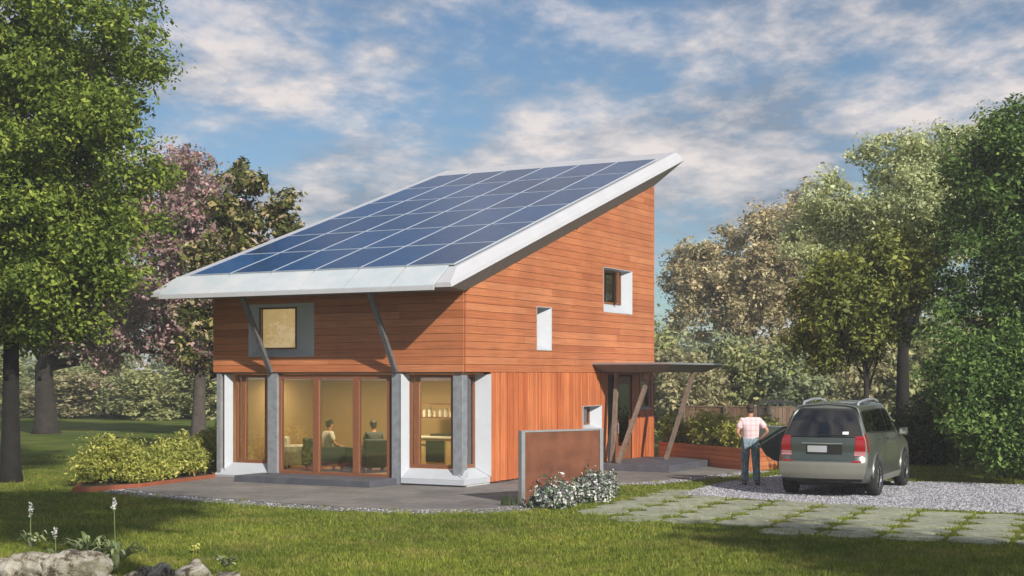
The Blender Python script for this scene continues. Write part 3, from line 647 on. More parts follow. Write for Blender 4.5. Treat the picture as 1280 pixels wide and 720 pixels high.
# roof ------------------------------------------------------------------------
ZR=5.304; pl=lambda t:ZR+SL*t
PX0,PX1=-7.462,.195; T1,T2=-.775,11.138
ox0,ox1=-7.85,.06
def roofmesh():
    m=MB(); tl,tr=-1.33,12.72; L,Rr=-8.25,.45
    # deck
    e0,e1=-7.93,.27; d0,d1=-.80,12.45
    m.add([(e0,d0,pl(d0)),(e1,d0,pl(d0)),(e1,d1,pl(d1)),(e0,d1,pl(d1))],[(0,1,2,3)],0)
    # slanted rake and ridge fascias
    o=lambda t:pl(t)-.31
    for X,E in ((Rr,e1),(L,e0)):
        m.add([(E,d0,pl(d0)),(X-.03*(1 if X>0 else -1),tl,o(tl)+.10),(X-.03*(1 if X>0 else -1),tr-.1,o(tr-.1)+.10),(E,d1,pl(d1))],[(0,1,2,3)],0)
        m.add([(X-.03*(1 if X>0 else -1),tl,o(tl)+.10),(X,tl,o(tl)),(X,tr,o(tr)),(X-.03*(1 if X>0 else -1),tr-.1,o(tr-.1)+.10)],[(0,1,2,3)],0)
    m.add([(e0,d1,pl(d1)),(e1,d1,pl(d1)),(Rr-.03,tr-.1,o(tr-.1)+.10),(L+.03,tr-.1,o(tr-.1)+.10)],[(0,1,2,3)],0)
    m.add([(L+.03,tr-.1,o(tr-.1)+.10),(Rr-.03,tr-.1,o(tr-.1)+.10),(Rr,tr,o(tr)),(L,tr,o(tr))],[(0,1,2,3)],0)
    # eave ends of the rake pieces
    m.add([(e1,d0,pl(d0)),(ox1,d0,pl(d0)),(ox1,tl,o(tl)+.10),(Rr-.03,tl,o(tl)+.10)],[(0,1,2,3)],0)
    m.add([(e0,d0,pl(d0)),(ox0,d0,pl(d0)-.001),(ox0,tl,o(tl)+.10),(L+.03,tl,o(tl)+.10)],[(0,1,2,3)],0)
    m.add([(L,tl,o(tl)),(Rr,tl,o(tl)),(Rr-.03,tl,o(tl)+.10),(L+.03,tl,o(tl)+.10)],[(0,1,2,3)],0)
    # soffit tapering down to the wall head
    zw=lambda t:ZC+SL*t
    O=[(L,tl,o(tl)),(Rr,tl,o(tl)),(Rr,tr,o(tr)),(L,tr,o(tr))]; I=[(-W-.02,-.06,zw(-.06)),(.06,-.06,zw(-.06)),(.06,D+.02,zw(D+.02)),(-W-.02,D+.02,zw(D+.02))]
    m.add(O+I,[(0,1,5,4),(1,2,6,5),(2,3,7,6),(3,0,4,7),(4,5,6,7)],1)
    return m
me=roofmesh(); roof=me.build('roof',[M['roofwhite'],M['soffit']],house)
bmx=bmesh.new(); bmx.from_mesh(roof.data); bmesh.ops.remove_doubles(bmx,verts=bmx.verts,dist=1e-5); bmesh.ops.recalc_face_normals(bmx,faces=bmx.faces); bmx.to_mesh(roof.data); bmx.free()
# glass eave, one pane per panel column
cw=(PX1-PX0)/6
mb=MB()
for k in range(6):
    a=PX0+cw*k+.018; b=PX0+cw*(k+1)-.018
    if k==0:a=ox0
    if k==5:b=ox1
    v=[(a,-1.46,4.60),(b,-1.46,4.60),(b,T1-.03,pl(T1)+.03),(a,T1-.03,pl(T1)+.03)]; quadslab(mb,v,(0,.0,-.03))
gl=mb.build('glass_eave',M['eave'],roof)
mb=MB(); mb.box(ox0,ox1,-1.475,-1.42,4.485,4.585); mb.build('gutter',M['roofwhite'],roof)
th=(T2-T1)/6; ang=math.atan(SL)
pm=None
for i in range(6):
    for j in range(6):
        if pm is None:
            w,h=cw,th/math.cos(ang); mb=MB(); f=.020; e=.003
            mb.box(-w/2+f,w/2-f,-h/2+f,h/2-f,0,.028,0)
            for a in ((-w/2+e,w/2-e,-h/2+e,-h/2+f),(-w/2+e,w/2-e,h/2-f,h/2-e),(-w/2+e,-w/2+f,-h/2+f,h/2-f),(w/2-f,w/2-e,-h/2+f,h/2-f)): mb.box(*a,0,.036,1)
            p=mb.build('solar_panel',[M['solar'],M['panelframe']],roof); pm=p
        else: p=pm.copy(); COL.objects.link(p)
        p.parent=roof; p.location=(PX0+cw*(i+.5),T1+th*(j+.5),pl(T1+th*(j+.5))+.03); p.rotation_euler=(ang,0,0)
# ------------------------------------------------------------------ people
def skinned(name,verts,edges,rad,mat,parent,root=0,sub=2):
    me=bpy.data.meshes.new(name); me.from_pydata(verts,edges,[]); me.materials.append(M[mat]); o=bpy.data.objects.new(name,me); COL.objects.link(o)
    if parent: o.parent=parent
    md=o.modifiers.new('Skin','SKIN'); md.use_smooth_shade=True
    for i,s in enumerate(me.skin_vertices[0].data):
        r=rad[i]; s.radius=r if isinstance(r,tuple) else (r,r); s.use_root=(i==root)
    sd=o.modifiers.new('Sub','SUBSURF'); sd.levels=sub; sd.render_levels=sub; return o
def head(bm,c,r,face,tilt=0):
    """egg shaped head with nose, ears, brow, mouth added to a bmesh; face=unit dir"""
    pass
def blob(name,parts,mat,parent):
    bm=bmesh.new()
    for c,s,rz in parts:
        r=bmesh.ops.create_uvsphere(bm,u_segments=18,v_segments=12,radius=1)
        bmesh.ops.transform(bm,matrix=Matrix.Translation(c)@Matrix.Rotation(rz,4,'Z')@Matrix.Diagonal((*s,1)),verts=r['verts'])
    for f in bm.faces: f.smooth=True
    me=bpy.data.meshes.new(name); bm.to_mesh(me); bm.free(); me.materials.append(M[mat]); o=bpy.data.objects.new(name,me); COL.objects.link(o); o.parent=parent; return o
def person(loc,rz,scale,label,pose,shirt,trousers,group=None,hair='hair'):
    """facing +y in local space"""
    root=empty('person',loc,rz,label,'person',group); root.scale=(scale,)*3
    if pose=='stand':
        hip=.96; hips=[(-.10,0,.94),(.10,0,.94)]; kn=[(-.115,.02,.50),(.125,.03,.50)]; an=[(-.12,-.02,.09),(.14,0.0,.09)]; toe=[(-.14,.16,.035),(.18,.17,.035)]
        heel=[(-.12,-.05,.04),(.14,-.03,.04)]
        ch=[(0,0,.97),(0,-.01,1.10),(0,-.02,1.25),(0,-.025,1.38),(0,-.02,1.47)]
        sh=[(-.185,-.02,1.42),(.185,-.02,1.42)]; el=[(-.30,-.10,1.17),(.37,-.10,1.20)]; wr=[(-.20,.04,1.02),(.21,.02,1.00)]; hd=(0,.02,1.66)
        fing=[Vector((.35,.8,-.45)).normalized(),Vector((-.35,.8,-.45)).normalized()]
    else:
        hips=[(-.10,0,.50),(.10,0,.50)]; kn=[(-.13,.42,.50),(.13,.42,.50)]; an=[(-.13,.44,.09),(.13,.44,.09)]; toe=[(-.14,.60,.035),(.14,.60,.035)]; heel=[(-.13,.40,.04),(.13,.40,.04)]
        ch=[(0,0,.53),(0,-.02,.66),(0,-.03,.80),(0,-.02,.93),(0,0,1.01)]
        sh=[(-.185,-.01,.96),(.185,-.01,.96)]; el=[(-.25,.06,.70),(.25,.06,.70)]; wr=[(-.16,.28,.62),(.16,.28,.62)]; hd=(0,.04,1.19)
        fing=[Vector((.2,.95,-.1)).normalized(),Vector((-.2,.95,-.1)).normalized()]
    nk=ch[-1]; V=[];E=[];Rd=[]
    def v(p,r,par=None):
        V.append(p);Rd.append(r)
        if par is not None:E.append((par,len(V)-1))
        return len(V)-1
    a=v(ch[0],(.155,.105)); b=v(ch[1],(.135,.095),a); c=v(ch[2],(.155,.105),b); d=v(ch[3],(.165,.10),c); e=v(nk,(.065,.06),d)
    n2=v((hd[0],hd[1]-.03,hd[2]-.10),(.055,.058),e); h1=v((hd[0],hd[1],hd[2]-.03),(.072,.088),n2); h2=v((hd[0],hd[1]-.005,hd[2]+.05),(.078,.095),h1); h3=v((hd[0],hd[1]-.01,hd[2]+.115),(.04,.05),h2)
    for i in (0,1):
        s=v(sh[i],.062,d); q=v(el[i],.043,s); w=v(wr[i],.028,q); f=fing[i]
        pm=v(tuple(Vector(wr[i])+f*.05),(.040,.018),w)
        side=Vector((0,0,1)).cross(f).normalized()
        base=Vector(wr[i])+f*.085
        for k in range(4):
            off=(k-1.5)*.021; p0=base+Vector((0,0,1))*off*.7+side*off*.5; ln=[.062,.072,.068,.05][k]
            x=v(tuple(p0),.0095,pm); y=v(tuple(p0+f*ln*.55),.0085,x); v(tuple(p0+f*ln*.9+Vector((0,0,-.015))),.007,y)
        t0=Vector(wr[i])+f*.03+Vector((0,0,.04)); x=v(tuple(t0),.012,pm); v(tuple(t0+f*.035+Vector((0,-.01,.025))),.009,x)
        g=v(hips[i],.09,a); k_=v(kn[i],.062,g); m=v(an[i],.040,k_); hl=v(heel[i],.036,m); tt=v(toe[i],(.04,.028),m)
    skinned('body',V,E,Rd,'skin',root,0,2)
    # nose, ears, eyes
    fz=hd[2]
    for nm,c_,s_,mt in (('nose',(0,.098,-.01),(.014,.022,.026),'skin'),('ear',(-.078,-.005,0),(.012,.022,.034),'skin'),('ear',(.078,-.005,0),(.012,.022,.034),'skin'),('mouth',(0,.086,-.055),(.026,.010,.009),'skin'),('eye',(-.032,.083,.02),(.012,.008,.007),'black'),('eye',(.032,.083,.02),(.012,.008,.007),'black')):
        blob(nm,[(Vector((hd[0]+c_[0],hd[1]+c_[1],fz+c_[2])),s_,0)],mt,root)
    blob('hair',[(Vector((hd[0],hd[1]-.022,fz+.055)),(.092,.108,.088),0),(Vector((hd[0],hd[1]-.05,fz-.005)),(.080,.070,.080),0)],hair,root)
    # shirt
    V=[];E=[];Rd=[]
    lo=Vector(ch[0])-Vector((0,0,.06 if pose=='stand' else 0)); a=v(tuple(lo),(.205,.145)); b=v(ch[1],(.195,.14),a); c=v(ch[2],(.215,.145),b); d=v(ch[3],(.215,.13),c); e=v((nk[0],nk[1],nk[2]-.01),(.08,.075),d)
    for i in (0,1):
        s=v(sh[i],.088,d); q=v(tuple(Vector(sh[i]).lerp(Vector(el[i]),.75)),.076,s)
    skinned('shirt',V,E,Rd,shirt,root,0,2)
    V=[];E=[];Rd=[]
    a=v(ch[0] if pose!='stand' else (0,0,.955),(.185,.135))
    for i in (0,1):
        g=v(hips[i],.122,a); g2=v(tuple(Vector(hips[i]).lerp(Vector(kn[i]),.5)),.108,g); k_=v(kn[i],.092,g2); m=v(tuple(Vector(kn[i]).lerp(Vector(an[i]),.6)),.084,k_); v((an[i][0],an[i][1],an[i][2]-.02),.086,m)
    skinned('trousers',V,E,Rd,trousers,root,0,2)
    for i in (0,1):
        t=Vector(toe[i]);h_=Vector(heel[i]); mid=(t+h_)/2; d_=(t-h_); blob('shoe',[(Vector((mid.x,mid.y+.02,.045)),(.05,.145,.045),-math.atan2(d_.x,d_.y))],'shoe',root)
    return root
pp=gp(938,608); person((pp[0],pp[1],.02),R(-4),1.07,'man in pink plaid shirt and jeans standing with hands on hips beside the car','stand','plaid','denim')
def hloc(x,y,z): q=hw(x,y); return (q[0],q[1],z)
xs1=xf(411,2.2); xs2=xf(467,2.4)
person(hloc(xs1,2.2,.13),-TH+R(-35),1.0,'seated dark haired person in white top behind the middle door pane','sit','offwhite','sofa')
person(hloc(xs2,2.4,.13),-TH+R(60),1.0,'seated person in dark top behind the right door pane','sit','sofa','sofa')
# sofa, chair, kitchen -----------------------------------------------------------
def seat(name,x,y,rz,w,mat,label,cat):
    q=hloc(x,y,.13); r=empty(name,q,rz,label,cat)
    m=MB(); m.box(-w/2,w/2,-.38,.45,.12,.44); m.build('seat',M[mat],r,bevel=.04)
    m=MB(); m.box(-w/2,w/2,-.52,-.36,.12,.85); m.build('backrest',M[mat],r,bevel=.05)
    for s in (-1,1):
        m=MB(); m.box(s*w/2,s*(w/2+.14),-.5,.45,.12,.62); m.build('armrest',M[mat],r,bevel=.03)
        for t in (-.4,.35):
            m=MB(); m.box(s*(w/2-.03),s*(w/2+.03),t-.03,t+.03,0,.12); m.build('leg',M['black'],r)
    return r
seat('sofa',xs1-.05,2.1,-TH+R(-35),.62,'sofa','charcoal armchair with a dark haired person sitting in it','armchair')
seat('sofa',xs2+.0,2.35,-TH+R(60),.9,'sofa','wide charcoal armchair behind the right door pane','armchair')
seat('armchair',xf(378,2.4),2.4,-TH+R(-60),.6,'offwhite','empty pale armchair behind the left door pane','armchair')
kx=xf(541,2.9)
kr=empty('kitchen_unit',hloc(kx,3.2,.13),-TH,'pale oak kitchen unit seen through the corner window','kitchen unit')
m=MB(); m.box(-1.1,1.1,-.3,.3,.08,.86); m.build('cabinet',M['cabinet'],kr)
m=MB(); m.box(-1.12,1.12,-.33,.3,.862,.90); m.build('worktop',M['offwhite'],kr)
m=MB(); m.box(-.2,.35,-.325,-.302,.25,.80); m.build('oven',M['black'],kr)
for i in range(3):
    m=MB(); m.box(-1.0+i*.28-.0,-.78+i*.28,-.32,-.303,.70,.72); m.build('handle',M['steel'],kr)
m=MB(); m.box(-.3,.4,.05,.3,.902,.96); m.build('hob',M['black'],kr)
ku=empty('wall_shelf',hloc(kx,3.25,1.5),-TH,'dark timber wall shelf with small items seen through the corner window','shelf')
m=MB(); m.box(-.8,.8,-.15,.28,0,.03); m.box(-.8,.8,-.15,.28,.35,.38); m.box(-.8,-.77,-.15,.28,.03,.35); m.box(.77,.8,-.15,.28,.03,.35); m.build('rack',M['frame_wood'],ku)
m=MB()
for i in range(9): m.cyl((-.65+i*.16,.05,.03+.07+.02*(i%3)),(0,0,1),.045,.14+.04*(i%3),10)
m.build('jars',M['offwhite'],ku)
for i,(x,y,e) in enumerate(((xf(420),2.2,42),(xf(541),2.2,26),(-W+1.0,2.2,16))):
    lp=bpy.data.lights.new('ceiling_lamp','AREA'); lp.shape='DISK'; lp.size=.45; lp.energy=e*2.6; lp.color=(1,.78,.48)
    root=empty('ceiling_lamp',hloc(x,y,2.60),-TH,['round warm ceiling lamp above the seated people','round warm ceiling lamp in the kitchen','round warm ceiling lamp behind the left bay window'][i],'lamp','ceiling lamps')
    o_=bpy.data.objects.new('light',lp); COL.objects.link(o_); o_.parent=root; o_.location=(0,0,-.06)
    m=MB(); m.cyl((0,0,.0),(0,0,1),.25,.05,24); m.build('lamp_shade',M['offwhite'],root)
for w,(y,z) in (('a',(0,0)),):
    pass
# ------------------------------------------------------------------ screen wall + flowers
a=Vector((*gp(652,632),0)); b=Vector((1.83,29.35,0)); d=b-a; L=d.length; rz=math.atan2(d.y,d.x)
sw=empty('screen_wall',a,rz,'freestanding rusty steel garden screen beside the white flowers','screen')
m=MB(); m.box(.05,L-.04,-.02,.02,.02,1.46); m.build('panel',M['corten'],sw)
m=MB(); m.box(-.04,.05,-.06,.06,0,1.5); m.build('post',M['steel'],sw,bevel=.006)
m=MB(); m.box(L-.04,L+.05,-.06,.06,0,1.5); m.build('post',M['steel'],sw,bevel=.006)
m=MB(); m.box(.05,L-.04,-.03,.03,1.462,1.50); m.build('top_rail',M['steel'],sw)
FL=['white flowering clump at the near end of the rusty screen','tallest white and lilac clump at the middle of the rusty screen','white flowering clump at the far end of the rusty screen','low lilac clump spreading past the far end of the screen']
for i,(px,py,r,h) in enumerate(((684,636,.46,.50),(706,633,.52,.66),(731,628,.55,.80),(752,622,.42,.55))):
    q=gp(px,py); rt=shrub('flowering_plant',(q[0],q[1],0),r,h,'leaf_lav',FL[i],'flowers',3600,.06,'white flowers along the screen',.6)
q=gp(640,634); rt=empty('ornamental_grass',(q[0],q[1],0),0,'small dark grass tuft left of the rusty screen','plant')
mm=MB()
for i in range(70):
    x,y=random.uniform(-.22,.2),random.uniform(-.08,.08); h=random.uniform(.15,.32); mm.add([(x-.007,y,0),(x+.007,y,0),(x+random.uniform(-.04,.04),y+random.uniform(-.04,.04),h)],[(0,1,2)])
mm.build('blades',M['leaf_dark'],rt)
# ------------------------------------------------------------------ planters and hedge shrubs
def planter(name,pts,h,label,mat='planter',th=.05,boards=4):
    r=empty(name,(pts[0][0],pts[0][1],0),0,label,'planter'); P=[Vector((p[0]-pts[0][0],p[1]-pts[0][1],0)) for p in pts]
    m=MB()
    for i in range(len(P)):
        j=(i+1)%len(P)
        for k in range(boards):
            z0=h*k/boards+.004; z1=h*(k+1)/boards-.004; m.beam(P[i]+Vector((0,0,(z0+z1)/2)),P[j]+Vector((0,0,(z0+z1)/2)),th,z1-z0)
    m.build('sides',M[mat],r)
    m=MB(); m.prism([(p.x,p.y) for p in P],.0,h-.06); m.build('soil',M['soil'],r); return r
q1=gp(937,590); q0=hw(.15,D+.1); rr=Vector((.6,1.6))
planter('planter',[q0,q1,(q1[0]+1.4,q1[1]+1.9),(q0[0]+1.2,q0[1]+2.4)],.62,'orange timber planter running from the house to behind the man',boards=5)
HL=['golden green shrub in the timber planter nearest the house','middle golden green shrub in the timber planter','golden green shrub in the timber planter behind the man']
for i in range(3):
    t=(.14,.48,.80)[i]; x=q0[0]*(1-t)+q1[0]*t+.75; y=q0[1]*(1-t)+q1[1]*t+1.05
    shrub('shrub',(x,y,.55),1.05,1.02,'leaf_shrub',HL[i],'shrub',11000,.10,'shrubs in the timber planter',.35)
e0=gp(92,617); e1=gp(175,611); e2=gp(268,599)
r=planter('planter',[e0,e1,e2,(e2[0]-.5,e2[1]+1.8),(e0[0]-.4,e0[1]+1.9)],.13,'low rust red planter edge left of the house','planter_sheet',boards=1)
SLb=['leftmost golden green shrub of the low planter left of the house','second golden green shrub from the left in the low planter','third golden green shrub from the left in the low planter','golden green shrub in the low planter nearest the house','small golden green shrub at the back against the house corner']
for i,(px,py,r_,h) in enumerate(((128,609,.92,1.10),(172,606,.88,1.02),(213,600,.85,1.05),(248,594,.80,1.12),(266,586,.6,1.3))):
    q=gp(px,py); shrub('shrub',(q[0],q[1]+.3,.1),r_,h,'leaf_shrub',SLb[i],'shrub',10000,.085,'shrubs in the low planter',.35)
# ------------------------------------------------------------------ fence and gate
def fence(name,A,B,h,label,cat='fence',step=.14,brace=False):
    A=Vector((*A,0));B=Vector((*B,0)); d=B-A;L=d.length; r=empty(name,A,math.atan2(d.y,d.x),label,cat)
    m=MB(); x=.05
    while x<L-.05: m.box(x,x+step-.012,-.012+random.uniform(0,.006),.012,.06,h-.05+random.uniform(-.006,.006)); x+=step
    m.build('boards',M['fencewood'],r); m=MB(); m.box(0,L,-.03,.03,h-.045,h); m.build('top_rail',M['fencewood'],r)
    for x in [0,L]+([L/2] if L>3 else []): 
        m=MB(); m.box(x-.05,x+.05,-.09,-.02,0,h+.02); m.build('post',M['black'] if brace else M['postwood'],r)
    if brace:
        m=MB(); m.beam((.05,-.06,h-.05),(L-.2,-.06,h*.55),.04,.09); m.build('brace',M['black'],r)
    return r
def at(px,Y): return ((px-640)/F*Y,Y)
fence('fence',at(855,52),at(962,50),1.50,'weathered brown board fence behind the planter hedge and the man')
fence('fence',at(963,50),at(1080,51),1.50,'weathered brown board fence seen through the open car door window')
# ------------------------------------------------------------------ car
def car():
    q=(7.02,30.75); root=empty('parked_car',(q[0],q[1],.012),R(-26),'grey green estate car with its front door open parked on the gravel','car'); root.scale=(1.04,1.07,1.15)
    # stations: y, halfwidths at levels, z at levels.  levels: sill, lower, waist, belt, roofside, roof edge, roof centre
    st=[ # y , (z levels), (x levels)
     (-.90,(.30,.44,.72,.98,1.14,1.54,1.66,1.70),(.78,.88,.905,.88,.83,.655,.50,0)),
     (-.55,(.26,.42,.74,1.00,1.16,1.60,1.70,1.735),(.84,.92,.93,.91,.865,.68,.53,0)),
     (0.2,(.24,.42,.74,1.00,1.14,1.62,1.72,1.755),(.86,.925,.94,.925,.88,.69,.53,0)),
     (1.2,(.24,.42,.74,.99,1.12,1.62,1.72,1.76),(.86,.925,.94,.925,.88,.69,.53,0)),
     (2.0,(.24,.42,.74,.98,1.10,1.56,1.66,1.70),(.86,.925,.94,.925,.88,.69,.52,0)),
     (2.75,(.24,.42,.73,.95,1.04,1.12,1.13,1.14),(.86,.92,.93,.91,.87,.72,.5,0)),
     (3.4,(.26,.42,.70,.88,.95,1.00,1.03,1.05),(.85,.90,.91,.88,.82,.68,.45,0)),
     (3.72,(.30,.42,.64,.80,.86,.90,.92,.93),(.70,.80,.80,.76,.70,.58,.4,0))]
    ys=np.array([s[0] for s in st]); Z=np.array([s[1] for s in st]); Xx=np.array([s[2] for s in st])
    def cr(arr,t):  # catmull-rom over station index
        n=len(arr); i=int(min(max(math.floor(t),0),n-2)); f=t-i; p0=arr[max(i-1,0)];p1=arr[i];p2=arr[i+1];p3=arr[min(i+2,n-1)]
        return .5*((2*p1)+(-p0+p2)*f+(2*p0-5*p1+4*p2-p3)*f*f+(-p0+3*p1-3*p2+p3)*f**3)
    def rake(z):   # rear outline: how far forward the tail sits at height z
        return np.interp(z,[.25,.34,.45,.62,.74,.80,1.0,1.12,1.40,1.62,1.75],[.12,.02,-.02,-.02,.02,.06,.05,.07,.22,.36,.42])
    def S(u,v):    # u station idx, v level idx
        zz=cr(Z,u);xx=cr(Xx,u);y=cr(ys,u); z=cr(zz,v);x=cr(xx,v)
        w=max(0,1-u/1.0); y=y+w*rake(z)
        if u<1: y-= .02*w*w
        return Vector((x,y,z))
    U=[i*.125 for i in range(0,57)]; Vv=[i*.25 for i in range(0,29)]
    m=MB()
    for s in (1,-1):
        vs=[];fs=[]
        for u in U:
            for v in Vv: p=S(u,v); vs.append((p.x*s,p.y,p.z))
        nv=len(Vv)
        for i in range(len(U)-1):
            for j in range(nv-1): fs.append((i*nv+j,(i+1)*nv+j,(i+1)*nv+j+1,i*nv+j+1))
        m.add(vs,fs)
    # caps
    def cap(u,sgn,k,vs_):
        vs=[];fs=[];n=9
        for v in vs_:
            p=S(u,v)
            for a in range(n):
                t=-1+2*a/(n-1); vs.append((p.x*t,p.y-sgn*k*(1-t*t),p.z))
        for i in range(len(vs_)-1):
            for a in range(n-1): fs.append((i*n+a,i*n+a+1,(i+1)*n+a+1,(i+1)*n+a))
        return vs,fs
    m.add(*cap(0,1,.10,Vv)); m.add(*cap(7,-1,.18,Vv))
    # floor
    p=[S(u,0) for u in U]; vs=[];
    for a in p: vs+=[(a.x,a.y,a.z),(-a.x,a.y,a.z)]
    m.add(vs,[(2*i,2*i+1,2*i+3,2*i+2) for i in range(len(p)-1)])
    o=m.build('body',M['paint'],root,smooth=True)
    bmx=bmesh.new(); bmx.from_mesh(o.data); bmesh.ops.remove_doubles(bmx,verts=bmx.verts,dist=.0008); bmesh.ops.recalc_face_normals(bmx,faces=bmx.faces); bmx.to_mesh(o.data); bmx.free()
    def patch(name,mat,u0,u1,v0,v1,side,off=.008,n=6,parent=root,shear=0):
        vs=[];fs=[]
        for i in range(n+1):
            for j in range(n+1):
                u=u0+(u1-u0)*i/n+shear*(j/n); v=v0+(v1-v0)*j/n; p=S(u,v); e=.02
                du=S(u+e,v)-S(u-e,v);dv=S(u,v+e)-S(u,v-e); nn=du.cross(dv).normalized()
                if nn.x<0: nn=-nn
                p=p+nn*off; vs.append((p.x*side,p.y,p.z))
        for i in range(n):
            for j in range(n): a=i*(n+1)+j; fs.append((a,a+1,a+n+2,a+n+1))
        mm=MB(); mm.add(vs,fs); return mm.build(name,M[mat],parent,smooth=True)
    def rear(name,mat,x0,x1,z0,z1,off=.008,parent=root,n=8,trim=0):
        """patch on the tail, x in metres, slightly proud"""
        zsamp=[];
        def vz(z):
            lo,hi=0,7
            for _ in range(30):
                mid=(lo+hi)/2
                if S(0,mid).z<z: lo=mid
                else: hi=mid
            return (lo+hi)/2
        vs=[];fs=[]
        for j in range(n+1):
            z=z0+(z1-z0)*j/n; p=S(0,vz(z))
            c=trim*(1-math.sqrt(max(0,1-(2*j/n-1)**2*.0)))  
            for i in range(n+1):
                x=x0+(x1-x0)*i/n; lim=p.x-.012
                if trim: x=x*min(1,(p.x-trim)/max(abs(x0),abs(x1)))
                x=max(-lim,min(lim,x)); t=x/p.x; vs.append((x,p.y-.10*(1-t*t)-off,p.z))
        for j in range(n):
            for i in range(n): a=j*(n+1)+i; fs.append((a,a+1,a+n+2,a+n+1))
        mm=MB(); mm.add(vs,fs); return mm.build(name,M[mat],parent,smooth=True)
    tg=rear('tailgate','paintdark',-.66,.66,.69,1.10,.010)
    rear('rear_window','carglass',-.82,.82,1.12,1.62,.014,trim=.045); rear('window_backing','black',-.82,.82,1.11,1.63,.006,trim=.03)
    rear('window_tint_strip','black',-.82,.82,1.60,1.64,.016,trim=.045)
    rear('number_plate','plate',-.30,.10,.84,.96,.022,parent=tg); rear('chrome_strip','chrome',-.42,.42,.985,1.01,.026,parent=tg)
    rear('plate_recess','black',-.33,.40,.80,.975,.016,parent=tg)
    m=MB(); pts=[]
    for s in (-1,1):
        l=rear('tail_light','redlamp',s*.86 if s<0 else .66,-.66 if s<0 else .86,.84,1.14,.020)
        rear('tail_light_lower','pinklamp',-.86 if s<0 else .64,-.64 if s<0 else .86,.78,.86,.021,parent=l)
        patch('tail_light_side','redlamp',0,.42,2.45,4.1,s,.012,parent=l)
        rear('reflector','redlamp',-.80 if s<0 else .60,-.60 if s<0 else .80,.665,.695,.05)
    rear('bumper','bumper',-.90,.90,.36,.66,.045); rear('bumper_lip','black',-.80,.80,.28,.36,.035)
    rear('sticker','sticker',.40,.52,1.17,1.22,.02); rear('wiper','black',-.05,.33,1.15,1.165,.03)
    # interior hints seen in the glass
    for s in (-1,1):
        patch('side_window','carglass',.62,1.75,4.15,4.92,s,.010); patch('side_window','carglass',1.85,2.95,4.15,4.92,s,.010); patch('side_window','carglass',3.05,4.15,4.15,4.90,s,.010,shear=0)
        patch('window_backing','black',.55,4.2,4.08,4.97,s,.004)
        patch('door_line','black',2.40,2.415,.6,4.1,s,.006,n=8); patch('door_line','black',1.60,1.615,1.4,4.1,s,.006,n=8); patch('door_line','black',4.0,4.015,.6,4.1,s,.006,n=8)
        patch('door_handle','chrome',1.75,1.95,3.35,3.5,s,.03,n=2); patch('door_handle','chrome',2.6,2.8,3.35,3.5,s,.03,n=2)
        patch('sill_trim','bumper',1.2,4.6,.15,.85,s,.03)
        m=MB(); m.tube([(s*.56,-.32,1.66),(s*.57,-.2,1.745),(s*.58,.5,1.79),(s*.58,1.1,1.795),(s*.57,1.6,1.75),(s*.56,1.72,1.66)],.028,8); m.build('roof_rail',M['greymetal'],root,smooth=True)
        m=MB(); m.hexa([(s*.90,2.28,1.06),(s*1.10,2.22,1.06),(s*1.10,2.34,1.06),(s*.90,2.38,1.06),(s*.90,2.28,1.20),(s*1.09,2.22,1.22),(s*1.09,2.34,1.22),(s*.90,2.38,1.20)]); m.build('mirror',M['paint'],root,bevel=.03)
        for y in (-.10,2.72):
            r_=.355; hub=Vector((s*.865,y,r_)); m=MB()
            prof=[(r_*.62,-.11),(r_*.9,-.12),(r_,-.085),(r_,.085),(r_*.9,.12),(r_*.62,.11)]; n=32; vs=[];fs=[]
            for k in range(n):
                t=2*math.pi*k/n
                for rr_,x in prof: vs.append((hub.x+x,hub.y+rr_*math.cos(t),hub.z+rr_*math.sin(t)))
            for k in range(n):
                for j in range(6): fs.append((k*6+j,k*6+(j+1)%6,((k+1)%n)*6+(j+1)%6,((k+1)%n)*6+j))
            m.add(vs,fs); w=m.build('wheel',M['rubber'],root,smooth=True)
            m=MB(); m.cyl(hub+Vector((s*.06,0,0)),(1,0,0),.06,.08,16)
            for k in range(5):
                t=2*math.pi*k/5; e=Vector((hub.x+s*.07,hub.y+.205*math.cos(t),hub.z+.205*math.sin(t))); m.beam(hub+Vector((s*.07,0,0)),e,.045,.05,up=(1,0,0))
            pts=[(hub.x+s*.09,hub.y+.215*math.cos(t),hub.z+.215*math.sin(t)) for t in [2*math.pi*k/28 for k in range(29)]]; m.tube(pts,.016,6)
            m.build('rim',M['chrome'],w); m=MB(); m.cyl(hub,(1,0,0),.21,.10,24); m.build('brake_disc',M['black'],w)
            # wheel arch
            m=MB(); n=20; vs=[(s*.938,y,.36)]+[(s*.938,y+.43*math.cos(math.pi*k/n),.36+.43*math.sin(math.pi*k/n)) for k in range(n+1)]
            vs+=[(s*.90,p[1],p[2]) for p in vs]
            k0=n+2; m.add(vs,[(0,i+1,i+2) for i in range(n)]+[(i+1,i+1+k0,i+2+k0,i+2) for i in range(n)]); m.build('wheel_arch',M['black'],root)
            m=MB(); pts=[(s*.925,y+.45*math.cos(t),.36+.45*math.sin(t)) for t in [math.pi*k/16 for k in range(17)]]; m.tube(pts,.035,8); m.build('arch_trim',M['paint'],root,smooth=True)
    m=MB(); m.box(-.6,.6,-.6,3.2,.20,.34); m.cyl((.5,-.75,.30),(0,1,0),.035,.3,12); m.tube([(-.8,-.10,.35),(.8,-.10,.35)],.05,8); m.build('underbody',M['black'],root)
    patch('headlight','chrome',6.2,6.9,2.6,3.6,1,.01); patch('headlight','chrome',6.2,6.9,2.6,3.6,-1,.01)
    # front left door standing wide open, inner side towards the viewer
    H=Vector((-.95,2.12,0)); D_=Vector((-.92,-.40,0)).normalized(); Nn=Vector((-D_.y,D_.x,0)); Ld=1.12
    def dp(a,z,o=0): q_=H+D_*a*1.14+Nn*o; return (q_.x,q_.y,z*1.03+.10)
